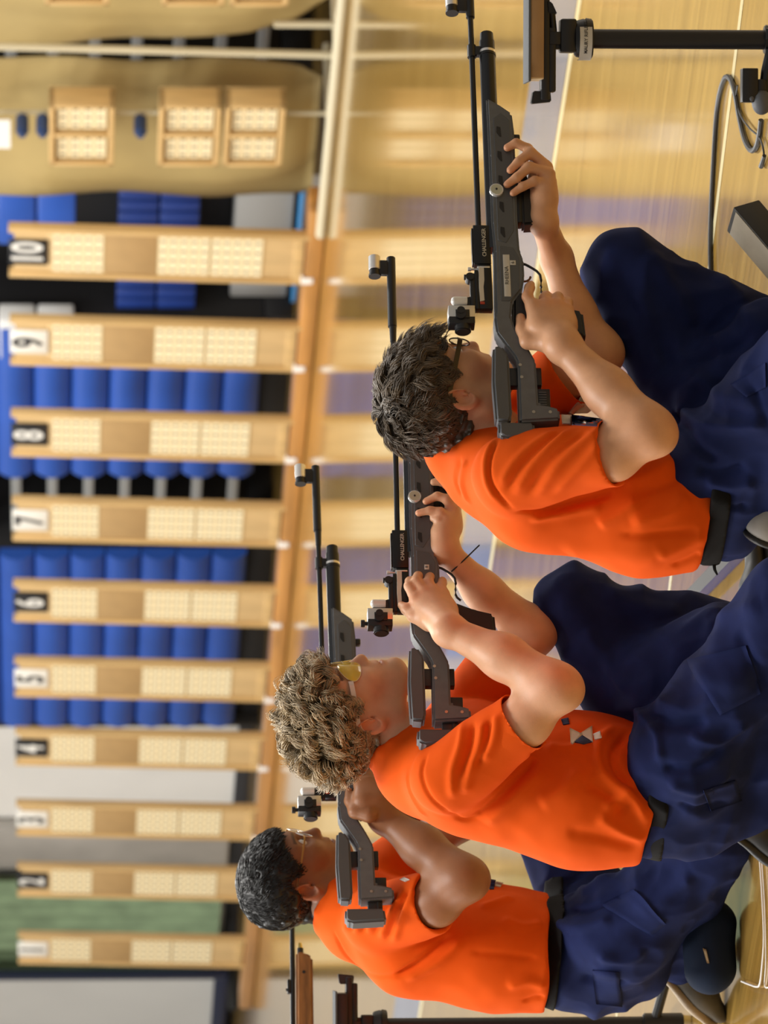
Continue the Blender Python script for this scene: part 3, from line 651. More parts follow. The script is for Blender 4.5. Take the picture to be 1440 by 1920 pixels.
def ev(prims, P, cull=True):
    d = np.full(len(P), 1.0); lo, hi = P.min(0), P.max(0); c = (lo + hi) / 2; cr = np.linalg.norm(hi - lo) / 2
    for p in prims:
        if cull and p.rad < 5 and math.dist(p.c, c) - p.rad - cr > .045: continue
        q = p.fn(P)
        if p.op == '+':
            h = np.maximum(p.k - np.abs(d - q), 0) / p.k; d = np.minimum(d, q) - h * h * p.k * .25
        elif p.op == '-':
            q = -q; h = np.maximum(p.k - np.abs(d - q), 0) / p.k; d = np.maximum(d, q) + h * h * p.k * .25
    return d
def sdf_mesh(prims, vox, smooth=2, fn=None, pad=.02):
    f = fn or (lambda P: ev(prims, P))
    add = [p for p in prims if p.op == '+']; lo = np.min([p.c - p.rad for p in add], 0) - pad; hi = np.max([p.c + p.rad for p in add], 0) + pad
    B = 8; nb = np.ceil((hi - lo) / (vox * B)).astype(int); n = nb * B
    gx = [lo[i] + (np.arange(nb[i]) * B + B / 2 - .5) * vox for i in range(3)]
    G = np.stack(np.meshgrid(*gx, indexing='ij'), -1).reshape(-1, 3); dc = np.concatenate([f(g) for g in np.array_split(G, max(1, len(G) // 400))])
    act = np.abs(dc) < B * vox * .87 * 1.2 + .003; dc = dc.reshape(nb)
    D = np.repeat(np.repeat(np.repeat(dc.astype(np.float32), B, 0), B, 1), B, 2)
    ids = np.argwhere(act.reshape(nb)); loc = np.stack(np.meshgrid(*[np.arange(B)] * 3, indexing='ij'), -1).reshape(-1, 3)
    key = (ids // 3) @ np.array([1000003, 1009, 1]); order = np.argsort(key, kind='stable'); ids = ids[order]; cuts = np.flatnonzero(np.diff(key[order])) + 1
    for ch in np.split(ids, cuts):
        I = (ch[:, None, :] * B + loc[None]).reshape(-1, 3); D[I[:, 0], I[:, 1], I[:, 2]] = f((lo + I * vox))
    S = D < 0
    cnt = np.zeros(np.array(D.shape) - 1, np.int8)
    for dx in (0, 1):
        for dy in (0, 1):
            for dz in (0, 1): cnt += S[dx:S.shape[0] - 1 + dx, dy:S.shape[1] - 1 + dy, dz:S.shape[2] - 1 + dz]
    C = np.argwhere((cnt > 0) & (cnt < 8)); vid = np.full(cnt.shape, -1, np.int32); vid[C[:, 0], C[:, 1], C[:, 2]] = np.arange(len(C))
    cor = np.array([[i, j, k] for i in (0, 1) for j in (0, 1) for k in (0, 1)])
    val = np.stack([D[C[:, 0] + c[0], C[:, 1] + c[1], C[:, 2] + c[2]] for c in cor], 1)
    acc = np.zeros((len(C), 3)); num = np.zeros(len(C))
    for a in range(8):
        for b in range(a + 1, 8):
            if np.abs(cor[a] - cor[b]).sum() != 1: continue
            m = (val[:, a] < 0) != (val[:, b] < 0); t = val[m, a] / (val[m, a] - val[m, b]); acc[m] += cor[a] + t[:, None] * (cor[b] - cor[a]); num[m] += 1
    V = lo + (C + acc / np.maximum(num, 1)[:, None]) * vox
    Fs = []
    for ax in range(3):
        o1, o2 = (ax + 1) % 3, (ax + 2) % 3
        sl0 = [slice(None)] * 3; sl1 = [slice(None)] * 3; sl0[ax] = slice(0, -1); sl1[ax] = slice(1, None)
        E_ = np.argwhere(S[tuple(sl0)] != S[tuple(sl1)]); E_ = E_[(E_[:, o1] > 0) & (E_[:, o2] > 0) & (E_[:, o1] < cnt.shape[o1]) & (E_[:, o2] < cnt.shape[o2])]
        q = []
        for (u, v) in ((1, 1), (0, 1), (0, 0), (1, 0)):
            c = E_.copy(); c[:, o1] -= u; c[:, o2] -= v; q.append(vid[c[:, 0], c[:, 1], c[:, 2]])
        q = np.stack(q, 1); ins = S[E_[:, 0], E_[:, 1], E_[:, 2]]; q[~ins] = q[~ins][:, ::-1]; Fs.append(q[(q >= 0).all(1)])
    Fq = np.concatenate(Fs)
    return relax(V, Fq, smooth), Fq
def relax(V, Fq, it):
    e = np.concatenate([Fq[:, [0, 1]], Fq[:, [1, 2]], Fq[:, [2, 3]], Fq[:, [3, 0]]])
    for _ in range(it):
        s = np.zeros_like(V); c = np.zeros(len(V)); np.add.at(s, e[:, 0], V[e[:, 1]]); np.add.at(c, e[:, 0], 1)
        V = V * .45 + (s / np.maximum(c, 1)[:, None]) * .55
    return V
def vnormals(V, Fq):
    n = np.cross(V[Fq[:, 2]] - V[Fq[:, 0]], V[Fq[:, 3]] - V[Fq[:, 1]]); N = np.zeros_like(V)
    for i in range(4): np.add.at(N, Fq[:, i], n)
    return N / np.maximum(np.linalg.norm(N, axis=1), 1e-12)[:, None]
def hashn(I):
    h = (I[..., 0] * 374761393 + I[..., 1] * 668265263 + I[..., 2] * 2147483647 % 1000003) & 0x7fffffff
    h = ((h ^ (h >> 13)) * 1274126177) & 0x7fffffff; return (h ^ (h >> 16)) % 65536 / 65535.0
def vnoise(P):
    I = np.floor(P).astype(np.int64); f = P - I; f = f * f * (3 - 2 * f); r = 0
    for dx in (0, 1):
        for dy in (0, 1):
            for dz in (0, 1):
                w = np.where(dx, f[:, 0], 1 - f[:, 0]) * np.where(dy, f[:, 1], 1 - f[:, 1]) * np.where(dz, f[:, 2], 1 - f[:, 2]); r = r + w * hashn(I + np.array([dx, dy, dz]))
    return r * 2 - 1
def bvh(V, Fq): return BVHTree.FromPolygons([tuple(v) for v in V], [tuple(map(int, q)) for q in Fq])
def cast(tree, x, y):
    r = ray(x, y); h = tree.ray_cast(Vector(CAM), Vector(r).normalized()); return None if h[0] is None else (np.array(h[0]), np.array(h[1]))
def seg_dist(P, poly):
    best = np.full(len(P), 9.0); tt = np.zeros(len(P)); n = len(poly) - 1
    for i in range(n):
        a, b = poly[i], poly[i + 1]; ba = b - a; t = np.clip((P - a) @ ba / max(ba @ ba, 1e-12), 0, 1); q = np.linalg.norm(P - a - t[:, None] * ba, axis=1); m = q < best; best[m] = q[m]; tt[m] = (i + t[m]) / n
    return best, tt
def folds(V, Fq, lst, noise=(), sub=4):
    """cloth folds: (picture polyline, width, height); each is laid on the surface, then raises or sinks it"""
    tree = bvh(V, Fq); N = vnormals(V, Fq); disp = np.zeros(len(V))
    for (pl, w, a) in lst:
        pts = []
        for (x, y) in smoothpath([np.array(p, float) for p in pl], sub):
            h = cast(tree, x, y)
            if h is not None: pts.append(h[0])
        if len(pts) < 2: continue
        lo = np.min(pts, 0) - 3 * w; hi = np.max(pts, 0) + 3 * w; m = np.where(((V > lo) & (V < hi)).all(1))[0]
        if not len(m): continue
        d, t = seg_dist(V[m], pts); disp[m] += a * np.exp(-(d / w) ** 2) * np.clip(np.sin(np.pi * np.clip(t, .01, .99)) * 2.6, 0, 1)
    for (sc, amp, st) in noise: disp += (amp * vnoise((V * np.asarray(st)) * sc + 7.3)) if amp > 0 else (-amp * (.6 - 2 * np.abs(vnoise((V * np.asarray(st)) * sc + 3.1))))
    return V + N * disp[:, None]
def body_obj(name, V, Fq, m, parent=None, origin=None, tint=None):
    o0 = np.zeros(3) if origin is None else np.asarray(origin)
    me = bpy.data.meshes.new(name); Vl = (V - o0).astype(np.float32); me.vertices.add(len(Vl)); me.vertices.foreach_set('co', Vl.ravel())
    k = Fq.shape[1]; me.loops.add(Fq.size); me.loops.foreach_set('vertex_index', Fq.ravel().astype(np.int32)); me.polygons.add(len(Fq)); me.polygons.foreach_set('loop_start', np.arange(0, Fq.size, k, dtype=np.int32))
    me.update(calc_edges=True); me.polygons.foreach_set('use_smooth', [True] * len(Fq))
    if tint is not None:
        at = me.color_attributes.new('tint', 'FLOAT_COLOR', 'POINT'); at.data.foreach_set('color', np.concatenate([tint, np.ones((len(V), 1))], 1).astype(np.float32).ravel())
    me.validate(); me.materials.append(m); o = bpy.data.objects.new(name, me); COL.objects.link(o)
    if parent is not None: o.parent = parent
    else: o.location = o0
    return o
def patch(name, tree, corners, m, parent, n=(8, 8), lift=.0012, thick=.001, origin=None, shape=None):
    """small cloth piece laid on a surface: picture quad corners, sampled as a grid on the surface below"""
    c = [np.array(q, float) for q in corners]; nu, nv = n; top = []; ok = True
    for i in range(nu + 1):
        for j in range(nv + 1):
            u, v = i / nu, j / nv; q = c[0] * (1 - u) * (1 - v) + c[1] * u * (1 - v) + c[2] * u * v + c[3] * (1 - u) * v
            h = cast(tree, *q)
            if h is None: top.append(None); ok = False
            else: top.append((h[0] + h[1] * lift, h[1]))
    if not ok:
        good = [t for t in top if t is not None]
        if not good: return None
        ref = np.mean([g[0] for g in good], 0)
        for i, t in enumerate(top):
            if t is None:
                u, v = (i // (nv + 1)) / nu, (i % (nv + 1)) / nv; q = c[0] * (1 - u) * (1 - v) + c[1] * u * (1 - v) + c[2] * u * v + c[3] * (1 - u) * v
                dpt = float((ref - CAM) @ FW); top[i] = (W(q[0], q[1], dpt), -FW)
    o0 = np.zeros(3) if origin is None else origin
    up_ = [t[0] + t[1] * thick - o0 for t in top]; dn = [t[0] - t[1] * .002 - o0 for t in top]; N_ = nv + 1; K = len(top); fc = []
    for i in range(nu):
        for j in range(nv):
            q = i * N_ + j; fc.append((q, q + 1, q + N_ + 1, q + N_)); fc.append((K + q, K + q + N_, K + q + N_ + 1, K + q + 1))
    for i in range(nu):
        for j in (0, nv): q = i * N_ + j; fc.append((q, q + N_, K + q + N_, K + q))
    for j in range(nv):
        for q in (j, nu * N_ + j): fc.append((q, q + 1, K + q + 1, K + q))
    return link(name, meshdata(up_ + dn, fc), m, parent)

# ------------------------------------------------------------------ head in its own frame: x forward, y left, z up, origin between the ears
class Head:
    def __init__(s, px, d, yaw, pitch, roll, scale):
        s.c = W(*px, d); a, p, r = map(math.radians, (yaw, pitch, roll)); s.s = scale
        f = np.array([math.cos(a) * math.cos(p), math.sin(a) * math.cos(p), -math.sin(p)]); l = np.array([-math.sin(a), math.cos(a), 0]); u = np.cross(f, l)
        s.f = f; s.l = l * math.cos(r) + u * math.sin(r); s.u = u * math.cos(r) - l * math.sin(r); s.R = rotm(s.f, s.l, s.u)
    def w(s, x, y, z): return s.c + (s.f * x + s.l * y + s.u * z) * s.s
    def loc(s, P): return ((P - s.c) @ s.R) / s.s
    def rot(s, yaw=0, pitch=0, roll=0):
        M = Matrix.Rotation(math.radians(yaw), 3, 'Z') @ Matrix.Rotation(math.radians(pitch), 3, 'Y') @ Matrix.Rotation(math.radians(roll), 3, 'X'); return s.R @ np.array(M)
    def prims(s, jaw=1.0, nose=1.0):
        k = s.s; E = lambda c, r, kk=.02, op='+', Rm=None: ell(s.w(*c), np.array(r) * k, s.R if Rm is None else Rm, kk, op); Cn = lambda a, b, ra, rb, kk=.02, op='+': cone(s.w(*a), s.w(*b), ra * k, rb * k, kk, op)
        L = [E((-.006, 0, .046), (.100, .075, .084)), E((.040, 0, .0), (.058, .060, .088), .03), E((.052, 0, -.045), (.043, .044, .052), .03)]
        for sg in (-1, 1):
            L += [Cn((.0, sg * .050, -.052), (.066, sg * .017, -.086 * jaw), .020, .018, .03), Cn((.0, sg * .054, -.01), (.0, sg * .050, -.055), .020, .020, .03), E((.062, sg * .043, -.004), (.024, .020, .020), .03)]
            L += [Cn((.084, sg * .012, .044), (.068, sg * .046, .042), .011, .010, .02)]
        L += [E((.083, 0, -.084 * jaw), (.018, .020, .017), .018)]
        for sg in (-1, 1): L += [E((.101, sg * .032, .022), (.022, .019, .013), .016, '-'), E((.078, sg * .032, .0235), (.0125, .0125, .0115), .006)]
        L += [Cn((.087, 0, .030), (.1085 * nose, 0, -.012), .0085, .0115, .012), E((.104 * nose, 0, -.016), (.0145, .0120, .0105), .008), E((.095, -.0125, -.019), (.011, .0075, .008), .006), E((.095, .0125, -.019), (.011, .0075, .008), .006)]
        L += [E((.085, 0, -.036), (.014, .022, .013), .012), E((.0945, 0, -.0445), (.0092, .0220, .0062), .004), E((.0925, 0, -.0580), (.0100, .0200, .0072), .004), E((.104, 0, -.0512), (.013, .022, .0014), .003, '-')]
        for sg in (-1, 1):
            Re = s.rot(yaw=sg * 22, pitch=-8)
            L += [ell(s.w(-.016, sg * .080, .004), np.array((.0210, .0092, .0335)) * k, Re, .008), ell(s.w(-.008, sg * .073, -.022), np.array((.011, .006, .012)) * k, Re, .008),
                  ell(s.w(-.0135, sg * .0885, .006), np.array((.0140, .0125, .0235)) * k, Re, .003, '-'), ell(s.w(-.005, sg * .086, -.002), np.array((.0062, .0150, .0075)) * k, Re, .003, '-'),
                  ell(s.w(-.0035, sg * .0805, -.001), np.array((.0035, .004, .006)) * k, Re, .004)]
        return L
    def hairline(s, q):
        """signed height above the hairline for points in head space"""
        x = np.array([-.12, -.075, -.05, -.030, -.014, .004, .016, .030, .050, .072, .09, .12]); z = np.array([-.075, -.072, -.056, -.008, .040, .045, .026, .016, .050, .066, .078, .085])
        return q[:, 2] - np.interp(q[:, 0], x, z)
SKINT = {}
def skin(name, col, red):
    return mat(name, col, .48, var=.07, vscale=35, bump=.12, bscale=420, attr='tint', sss=.06)
def build_body(name, head, prims_extra, m, label, origin, lips=(.78, .55, .5), stubble=None, vox=.0031, red=(1.06, .86, .80), hot=()):
    V, Fq = sdf_mesh(head.prims() + prims_extra, vox, 1)
    q = head.loc(V); T = np.ones((len(V), 3))
    def blend(wt, col): 
        for i in range(3): T[:, i] *= 1 + wt * (col[i] - 1)
    near = np.abs(q[:, 1]) < .03
    lipd = np.exp(-(((q[:, 2] + .051) / .0085) ** 4)) * np.exp(-(((q[:, 1]) / .022) ** 4)) * (q[:, 0] > .082); blend(lipd, lips)
    ear = np.exp(-(((q[:, 0] + .014) / .024) ** 4 + ((np.abs(q[:, 1]) - .082) / .014) ** 4 + ((q[:, 2] - .002) / .036) ** 4)); blend(ear * .8, red)
    cheek = np.exp(-(((q[:, 0] - .06) / .03) ** 2 + ((np.abs(q[:, 1]) - .05) / .03) ** 2 + ((q[:, 2] + .018) / .028) ** 2)); blend(cheek * .6, red)
    nos = np.exp(-(((q[:, 0] - .11) / .014) ** 2 + (q[:, 1] / .018) ** 2 + ((q[:, 2] + .014) / .014) ** 2)); blend(nos * .7, red)
    brow = np.exp(-(((q[:, 2] - .0465 + np.abs(np.abs(q[:, 1]) - .03) * .12) / .0042) ** 4)) * (np.abs(np.abs(q[:, 1]) - .031) < .021) * (q[:, 0] > .05); blend(brow, (.25, .2, .17))
    for (c, r) in hot: blend(np.exp(-(np.linalg.norm(V - c, axis=1) / r) ** 2) * .8, red)
    o = body_obj(name, V, Fq, m, None, origin, T); tag(o, label, 'person', 'kneeling shooters in orange shirts'); return o, V, Fq
EYEW = mat('eye_white', (.75, .72, .68), .2); IRIS = mat('iris', (.05, .03, .02), .15)

# ------------------------------------------------------------------ hair: a cap of the scalp's shape plus many separate locks in one mesh
def build_hair(head, parent, m, n, length, wave, curl, thick, col_spread, origin, lift=.5, comb=(-1, 0, -.4), cap=.006, rad=.0016, seed=1, fringe=0.0, capmat=None, jitter=.35, sidefade=0.0, clumps=420, clump=.55, segs=9, toplift=0.0):
    rs = np.random.RandomState(seed); k = head.s
    capc = np.array((-.006, 0, .046)); capr = np.array((.100, .075, .084))
    def fcap(P):
        q = head.loc(P); qq = (q - capc) / (capr + cap); d = (np.linalg.norm(qq, axis=1) - 1) * .08; e = .0065 * vnoise(q * 85) + .004 * vnoise(q * 190)
        nape = np.linalg.norm((q - np.array([-.045, 0, -.02])) / np.array([.05, .058, .06]), axis=1); d = np.minimum(d, (nape - 1) * .05)
        hl = head.hairline(q); return np.maximum(d + e * (.3 + wave) + .006 * np.exp(-np.maximum(hl, 0) / .009), -hl - .0015 * vnoise(q * 120)) * k
    big = ell(head.w(-.01, 0, .03), np.array((.135, .1, .13)) * k, head.R)
    V, Fq = sdf_mesh([big], .0034, 1, fn=fcap)
    # locks: strands gather in clumps that share one curved, curling path
    def scalp(cnt):
        u = rs.normal(size=(cnt * 6, 3)); u /= np.linalg.norm(u, axis=1)[:, None]; p = capc + u * (capr + cap * .3); hh = head.hairline(p)
        return p[(hh > .0) & ~((p[:, 0] > .07) & (p[:, 2] < .07))][:cnt]
    g = scalp(clumps); p = scalp(n); n = len(p); near = np.empty(n, int)
    for i0 in range(0, n, 1500): near[i0:i0 + 1500] = ((p[i0:i0 + 1500, None, :] - g[None]) ** 2).sum(2).argmin(1)
    def frame(p):
        nn = (p - capc) / capr ** 2; return nn / np.linalg.norm(nn, axis=1)[:, None]
    gn = frame(g); G_ = len(g); whorl = np.array([-.06, .0, .12]); away = g - whorl; away -= (away * gn).sum(1)[:, None] * gn; away /= np.maximum(np.linalg.norm(away, axis=1), 1e-4)[:, None]
    cmb = np.tile(np.asarray(comb, float), (G_, 1)); cmb -= (cmb * gn).sum(1)[:, None] * gn
    jn = np.stack([vnoise(g * 30 + s_) for s_ in (0.3, 11.7, 23.1)], 1)
    gd_ = away * .8 + cmb * .5 + jn * (jitter * 2.0) + rs.normal(scale=jitter * .6, size=(G_, 3)); gd_ -= (gd_ * gn).sum(1)[:, None] * gn; gd_ /= np.maximum(np.linalg.norm(gd_, axis=1), 1e-4)[:, None]
    gl = length * (.7 + .45 * rs.rand(G_)); glow = np.clip((g[:, 2] - .015) / .075, 0, 1); gl = gl * (1 - sidefade * (1 - glow))
    if fringe: gl = gl * (1 + fringe * np.clip((g[:, 0] - .03) / .05, 0, 1))
    # do not hang past the hairline (ears and face stay clear), except the fringe
    for _ in range(4):
        he = head.hairline(g + gd_ * (gl * .9)[:, None]); bad = (he < -.004) & (g[:, 0] < .06); gl = np.where(bad, gl * .72, gl)
    gph = rs.rand(G_) * 6.28; glf = lift * (.5 + rs.rand(G_)) * (1 + toplift * np.clip((g[:, 2] - .06) / .06, 0, 1)); gtw = (rs.rand(G_) < .5) * 2.0 - 1
    S = segs; nn = frame(p); d = gd_[near] + rs.normal(scale=.10, size=(n, 3)); d -= (d * nn).sum(1)[:, None] * nn; d /= np.linalg.norm(d, axis=1)[:, None]
    Lh = gl[near] * (.8 + .3 * rs.rand(n)); low = glow[near]; rf = rad * (.6 + .8 * rs.rand(n)); lf = glf[near]; ph = gph[near] + rs.normal(scale=.25, size=n); tw = gtw[near]; side = np.cross(nn, d); cen = []; off = p - g[near]
    for i in range(S):
        t = i / (S - 1)
        base = g[near] + off * (1 - clump * t) + nn * (cap * .6 + Lh * lf * (t - .62 * t * t))[:, None] * (.3 + .7 * low)[:, None] + d * (Lh * (t * .85))[:, None]
        a = ph + tw * t * (5.0 + curl * 4.5); amp = (wave * .0045 + curl * .0075) * min(1, t * 2.2) * (.2 + .8 * low)
        base = base + side * (np.sin(a) * amp)[:, None] + nn * ((1 + np.cos(a)) * amp * (.9 if curl > .6 else .5))[:, None]
        qq = (base - capc) / (capr + cap); L_ = np.linalg.norm(qq, axis=1); fx_ = np.where((L_ < 1.0), 1.0 / np.maximum(L_, .5), 1.0); upm = base[:, 2] > -.02; base = np.where((upm & (L_ < 1.0))[:, None], capc + (base - capc) * fx_[:, None], base)
        cen.append(base)
    cen = np.stack(cen, 1); K = 3; tang = np.gradient(cen, axis=1); tang /= np.maximum(np.linalg.norm(tang, axis=2), 1e-6)[..., None]
    a1 = np.cross(tang, nn[:, None, :]); a1 /= np.maximum(np.linalg.norm(a1, axis=2), 1e-6)[..., None]; a2 = np.cross(tang, a1)
    prof = np.interp(np.linspace(0, 1, S), [0, .15, .5, .8, 1], [.7, 1, 1.1, .8, .12]); Vl = []
    for kk in range(K):
        an = kk * 2 * math.pi / K; Vl.append(cen + (a1 * math.cos(an) * 1.5 + a2 * math.sin(an) * .75) * (rf[:, None] * prof[None])[..., None])
    Vl = np.stack(Vl, 2).reshape(-1, 3); idx = np.arange(n * S * K).reshape(n, S, K); fl_ = []
    for kk in range(K):
        k2 = (kk + 1) % K; fl_.append(np.stack([idx[:, :-1, kk], idx[:, :-1, k2], idx[:, 1:, k2], idx[:, 1:, kk]], -1).reshape(-1, 4))
    fl_ = np.concatenate(fl_)
    base_ = np.clip(.5 + rs.normal(scale=.22, size=G_)[near] + rs.normal(scale=.16, size=n), 0, 1); sh = 1 - col_spread + 2 * col_spread * base_
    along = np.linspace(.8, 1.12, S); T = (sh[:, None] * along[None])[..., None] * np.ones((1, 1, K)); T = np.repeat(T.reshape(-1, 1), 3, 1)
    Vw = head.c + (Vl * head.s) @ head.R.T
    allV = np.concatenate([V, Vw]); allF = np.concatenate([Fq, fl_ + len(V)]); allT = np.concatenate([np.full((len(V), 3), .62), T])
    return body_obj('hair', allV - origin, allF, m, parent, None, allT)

def chain(pts, rad, k=.006):
    return [cone(pts[i], pts[i + 1], rad[i], rad[i + 1], k) for i in range(len(pts) - 1)]
def hollow(a, b, r, k=.004): return cone(a, b, r, r, k, '-')
def dirn(a, b): return nrm(np.asarray(b) - np.asarray(a))

ORANGE = mat('orange_jersey', (.80, .098, .004), .85, var=.05, vscale=9, bump=.2, bscale=1400, spec=.15)
NAVY = mat('navy_twill', (.0125, .0205, .086), .82, var=.22, vscale=16, bump=.25, bscale=1500, spec=.12)
BELTM = mat('belt_black', (.006, .006, .006), .75, bump=.3, bscale=900, spec=.15)
SHOEK = mat('shoe_black', (.02, .019, .017), .5); SOLEW = mat('sole_white', (.62, .60, .55), .6); SOLEG = mat('sole_tan', (.38, .29, .19), .6)
PRW = mat('print_white', (.72, .68, .60), .6); PRN = mat('print_navy', (.02, .025, .09), .6)

def torso_prims(P, k=.05):
    """shirt volume from landmarks; lat = across the shoulders"""
    lat = nrm(P['rsh'] - P['lsh']); L = []
    up = nrm(P['chest'] - P['waist'])
    for s in (-1, 1):
        L.append(cone(P['chest'] + lat * s * .050, P['waist'] + lat * s * P.get('wl', .045), P['cr'], P['wr'], k))
        L.append(cone(P['waist'] + lat * s * P.get('wl', .045), P['hem'] + lat * s * .05, P['wr'], P['hr'], k))
    L.append(cone(P['c7'] - nrm(P['c7'] - P['chest']) * .022, P['rsh'], .064, .066, .06)); L.append(cone(P['c7'] - nrm(P['c7'] - P['chest']) * .03, P['lsh'], .062, .064, .06))
    L.append(cone(P['c7'] - nrm(P['c7'] - P['chest']) * .05, P['chest'], .075, .10, .06))
    return L
def capcone(a, b, ra, rb, k=.02, op='+', cut_a=False):
    """cone cut flat at b (and at a)"""
    a = np.asarray(a, float); b = np.asarray(b, float); ba = b - a; L = np.linalg.norm(ba); u = ba / L
    def fn(P):
        h = (P - a) @ u; t = np.clip(h / L, 0 if not cut_a else -.2, 1.2); q = P - a - (t * L)[:, None] * u if False else P - a - np.clip(h, 0 if not cut_a else -9, 9)[:, None] * u
        d = np.sqrt((q * q).sum(1)) - (ra + t * (rb - ra)); d = np.maximum(d, h - L)
        return np.maximum(d, -h) if cut_a else d
    return Prim(fn, (a + b) / 2, L / 2 + max(ra, rb), k, op)
def ring(c, n, r, rr, k=.006, sq=None):
    n = nrm(n); a = nrm(np.cross(n, [.3, .9, .2])); b = np.cross(n, a); p = [c + (a * math.cos(t) + b * math.sin(t)) * r for t in np.linspace(0, 2 * math.pi, 15)]
    return [cone(p[i], p[i + 1], rr, rr, k) for i in range(14)]
def make_shirt(person, origin, T, sleeves, neck, fold, extra=(), vox=.0046, hem_n=None, noise=None):
    """sleeves: (start, end, r0, r1, arm radius); neck: (base, top, radius)"""
    L = torso_prims(T)
    L += list(extra)
    for (a, b, r0, r1, ar) in sleeves: L.append(capcone(a, b, r0, r1, .014))
    L.append(plane(T['hem'], hem_n, .008))
    L.append(capcone(neck[0] - nrm(neck[1] - neck[0]) * .05, neck[0], neck[2] + .014, neck[2] + .007, .04))
    L += ring(neck[0], neck[1] - neck[0], neck[2] + .006, .0065, .012)
    L.append(capcone(neck[0] - nrm(neck[1] - neck[0]) * .012, neck[1], neck[2] + .003, neck[2] + .003, .006, '-', True))
    for (a, b, r0, r1, ar) in sleeves:
        u = dirn(a, b); L.append(hollow(b - u * .05, b + u * .06, r1 - .0105, .006))
        L += []
    V, Fq = sdf_mesh(L, vox, 2)
    V = folds(V, Fq, [(p_, w_, a_ * 1.35) for (p_, w_, a_) in fold], noise or [(9, .006, (1, 1, 1)), (24, .0022, (1, 1, 1)), (5, -.003, (1, 1, .8))]); V = relax(V, Fq, 1)
    o = body_obj('shirt', V - origin, Fq, ORANGE, person); return o, V, Fq
def make_trousers(person, origin, L, fold, belt=None, vox=.0052):
    V, Fq = sdf_mesh(L, vox, 2); V = folds(V, Fq, [(p_, w_, a_ * 1.6) for (p_, w_, a_) in fold], [(11, .008, (1, 1, 1)), (26, .003, (1, 1, 1)), (9, -.0075, (1, 1, 1.6)), (17, -.0035, (1.3, 1, 1))]); V = relax(V, Fq, 1)
    o = body_obj('trousers', V - origin, Fq, NAVY, person)
    if belt is not None:
        c, n, w, inf = belt; n = nrm(n); near = L
        def fb(P): return np.maximum(np.maximum(ev(near, P) - inf, np.abs((P - c) @ n) - w), np.linalg.norm(P - c, axis=1) - .19)
        Vb, Fb = sdf_mesh([ell(c, (.24, .24, .24))], .005, 1, fn=fb); body_obj('belt', Vb - origin, Fb, BELTM, person)
    return o, V, Fq
def make_shoe(person, origin, heel, toe, sole_n, up, low, width=.040, h=.05, label=None):
    """upper and sole; sole_n points out of the sole"""
    ax = dirn(heel, toe); sn = nrm(np.asarray(sole_n) - ax * (np.asarray(sole_n) @ ax)); L = np.linalg.norm(toe - heel)
    mid = heel + ax * L * .55
    U = [flatcone(heel, mid, width * .95, width * .95, sn, .95, .02), flatcone(mid, toe - ax * .02, width, width * .82, sn, .62, .03), cone(heel - sn * .01, heel - sn * .075 + ax * .02, .038, .040, .03), plane(heel + sn * .022, sn)]
    V, Fq = sdf_mesh(U, .004, 2); body_obj('shoe_upper', V - origin, Fq, up, person)
    S = [flatcone(heel + sn * .026, mid + sn * .026, width * 1.04, width * 1.08, sn, .3, .02), flatcone(mid + sn * .026, toe - ax * .018 + sn * .026, width * 1.08, width * .9, sn, .3, .02)]
    V, Fq = sdf_mesh(S, .004, 1); body_obj('shoe_sole', V - origin, Fq, low, person)
def make_eyes(head, person, origin):
    for s in (-1, 1):
        e = MB().sph(tuple(head.w(.0812, s * .032, .0225) - origin), .0120 * head.s, n=16).build('eye', EYEW, person)
        MB().sph(tuple(head.w(.0890, s * .032, .0225) - origin), .0056 * head.s, n=12).build('iris', IRIS, e)
def make_glasses(head, person, origin, temple_m, rim_m, lens_m, th=.004, tw=.0016, lens=(.026, .019), wrap=0.0, rimr=.0013, tip_m=None, rim=True, front_x=.103):
    g = bpy.data.objects.new('glasses', None); COL.objects.link(g); g.parent = person
    w = lambda x, y, z: tuple(head.w(x, y, z) - origin)
    for s in (-1, 1):
        cx, cz = s * .033, .022; P = []
        for i in range(25):
            a = i / 24 * 2 * math.pi; y = cx + math.cos(a) * lens[0]; z = cz + math.sin(a) * lens[1]; P.append((front_x - wrap * max(0, (abs(y) - .015)) ** 2 * 12 - .004 * (1 - math.sin(a)) * 0, y, z))
        if rim: MB().tube([w(*p) for p in P], rimr * head.s, 6).build('rim', rim_m, g)
        v = [w(front_x + .0015 - wrap * max(0, abs(cx) - .015) ** 2 * 12, cx, cz)] + [w(*p) for p in P[:-1]]; v2 = [tuple(np.array(q) + head.f * .0012) for q in v]; n = len(v); fc = []
        for i in range(1, n): j = i % (n - 1) + 1; fc += [(0, i, j), (n, n + j, n + i), (i, n + i, n + j, j)]
        link('lens', meshdata(v + v2, fc), lens_m, g)
        hx = front_x - wrap * (lens[0] + .033 - .015) ** 2 * 12
        pts = [(hx + .001, s * (lens[0] + .033 - .002), .030), (hx - .010, s * .0715, .031), (.03, s * .0785, .030), (-.012, s * .0825, .029), (-.03, s * .080, .014)]
        pts = smoothpath([np.array(q) for q in pts], 5); V = []; fc = []
        for q in pts:
            for (a, b) in ((-tw, -th), (tw, -th), (tw, th), (-tw, th)): V.append(w(q[0], q[1] + a * s, q[2] + b))
        for i in range(len(pts) - 1):
            for j in range(4): fc.append((4 * i + j, 4 * i + (j + 1) % 4, 4 * i + 4 + (j + 1) % 4, 4 * i + 4 + j))
        fc += [(0, 3, 2, 1), tuple(4 * (len(pts) - 1) + j for j in range(4))]
        t = link('temple', meshdata(V, fc, False), temple_m, g)
        if tip_m: MB().tube([w(q[0], q[1], q[2]) for q in pts[-10:]], th * .9, 8).build('temple_tip', tip_m, t)
    MB().tube([w(front_x, -.008, .026), w(front_x + .004, 0, .028), w(front_x, .008, .026)], rimr * 1.2, 6).build('bridge', rim_m, g)
    return g
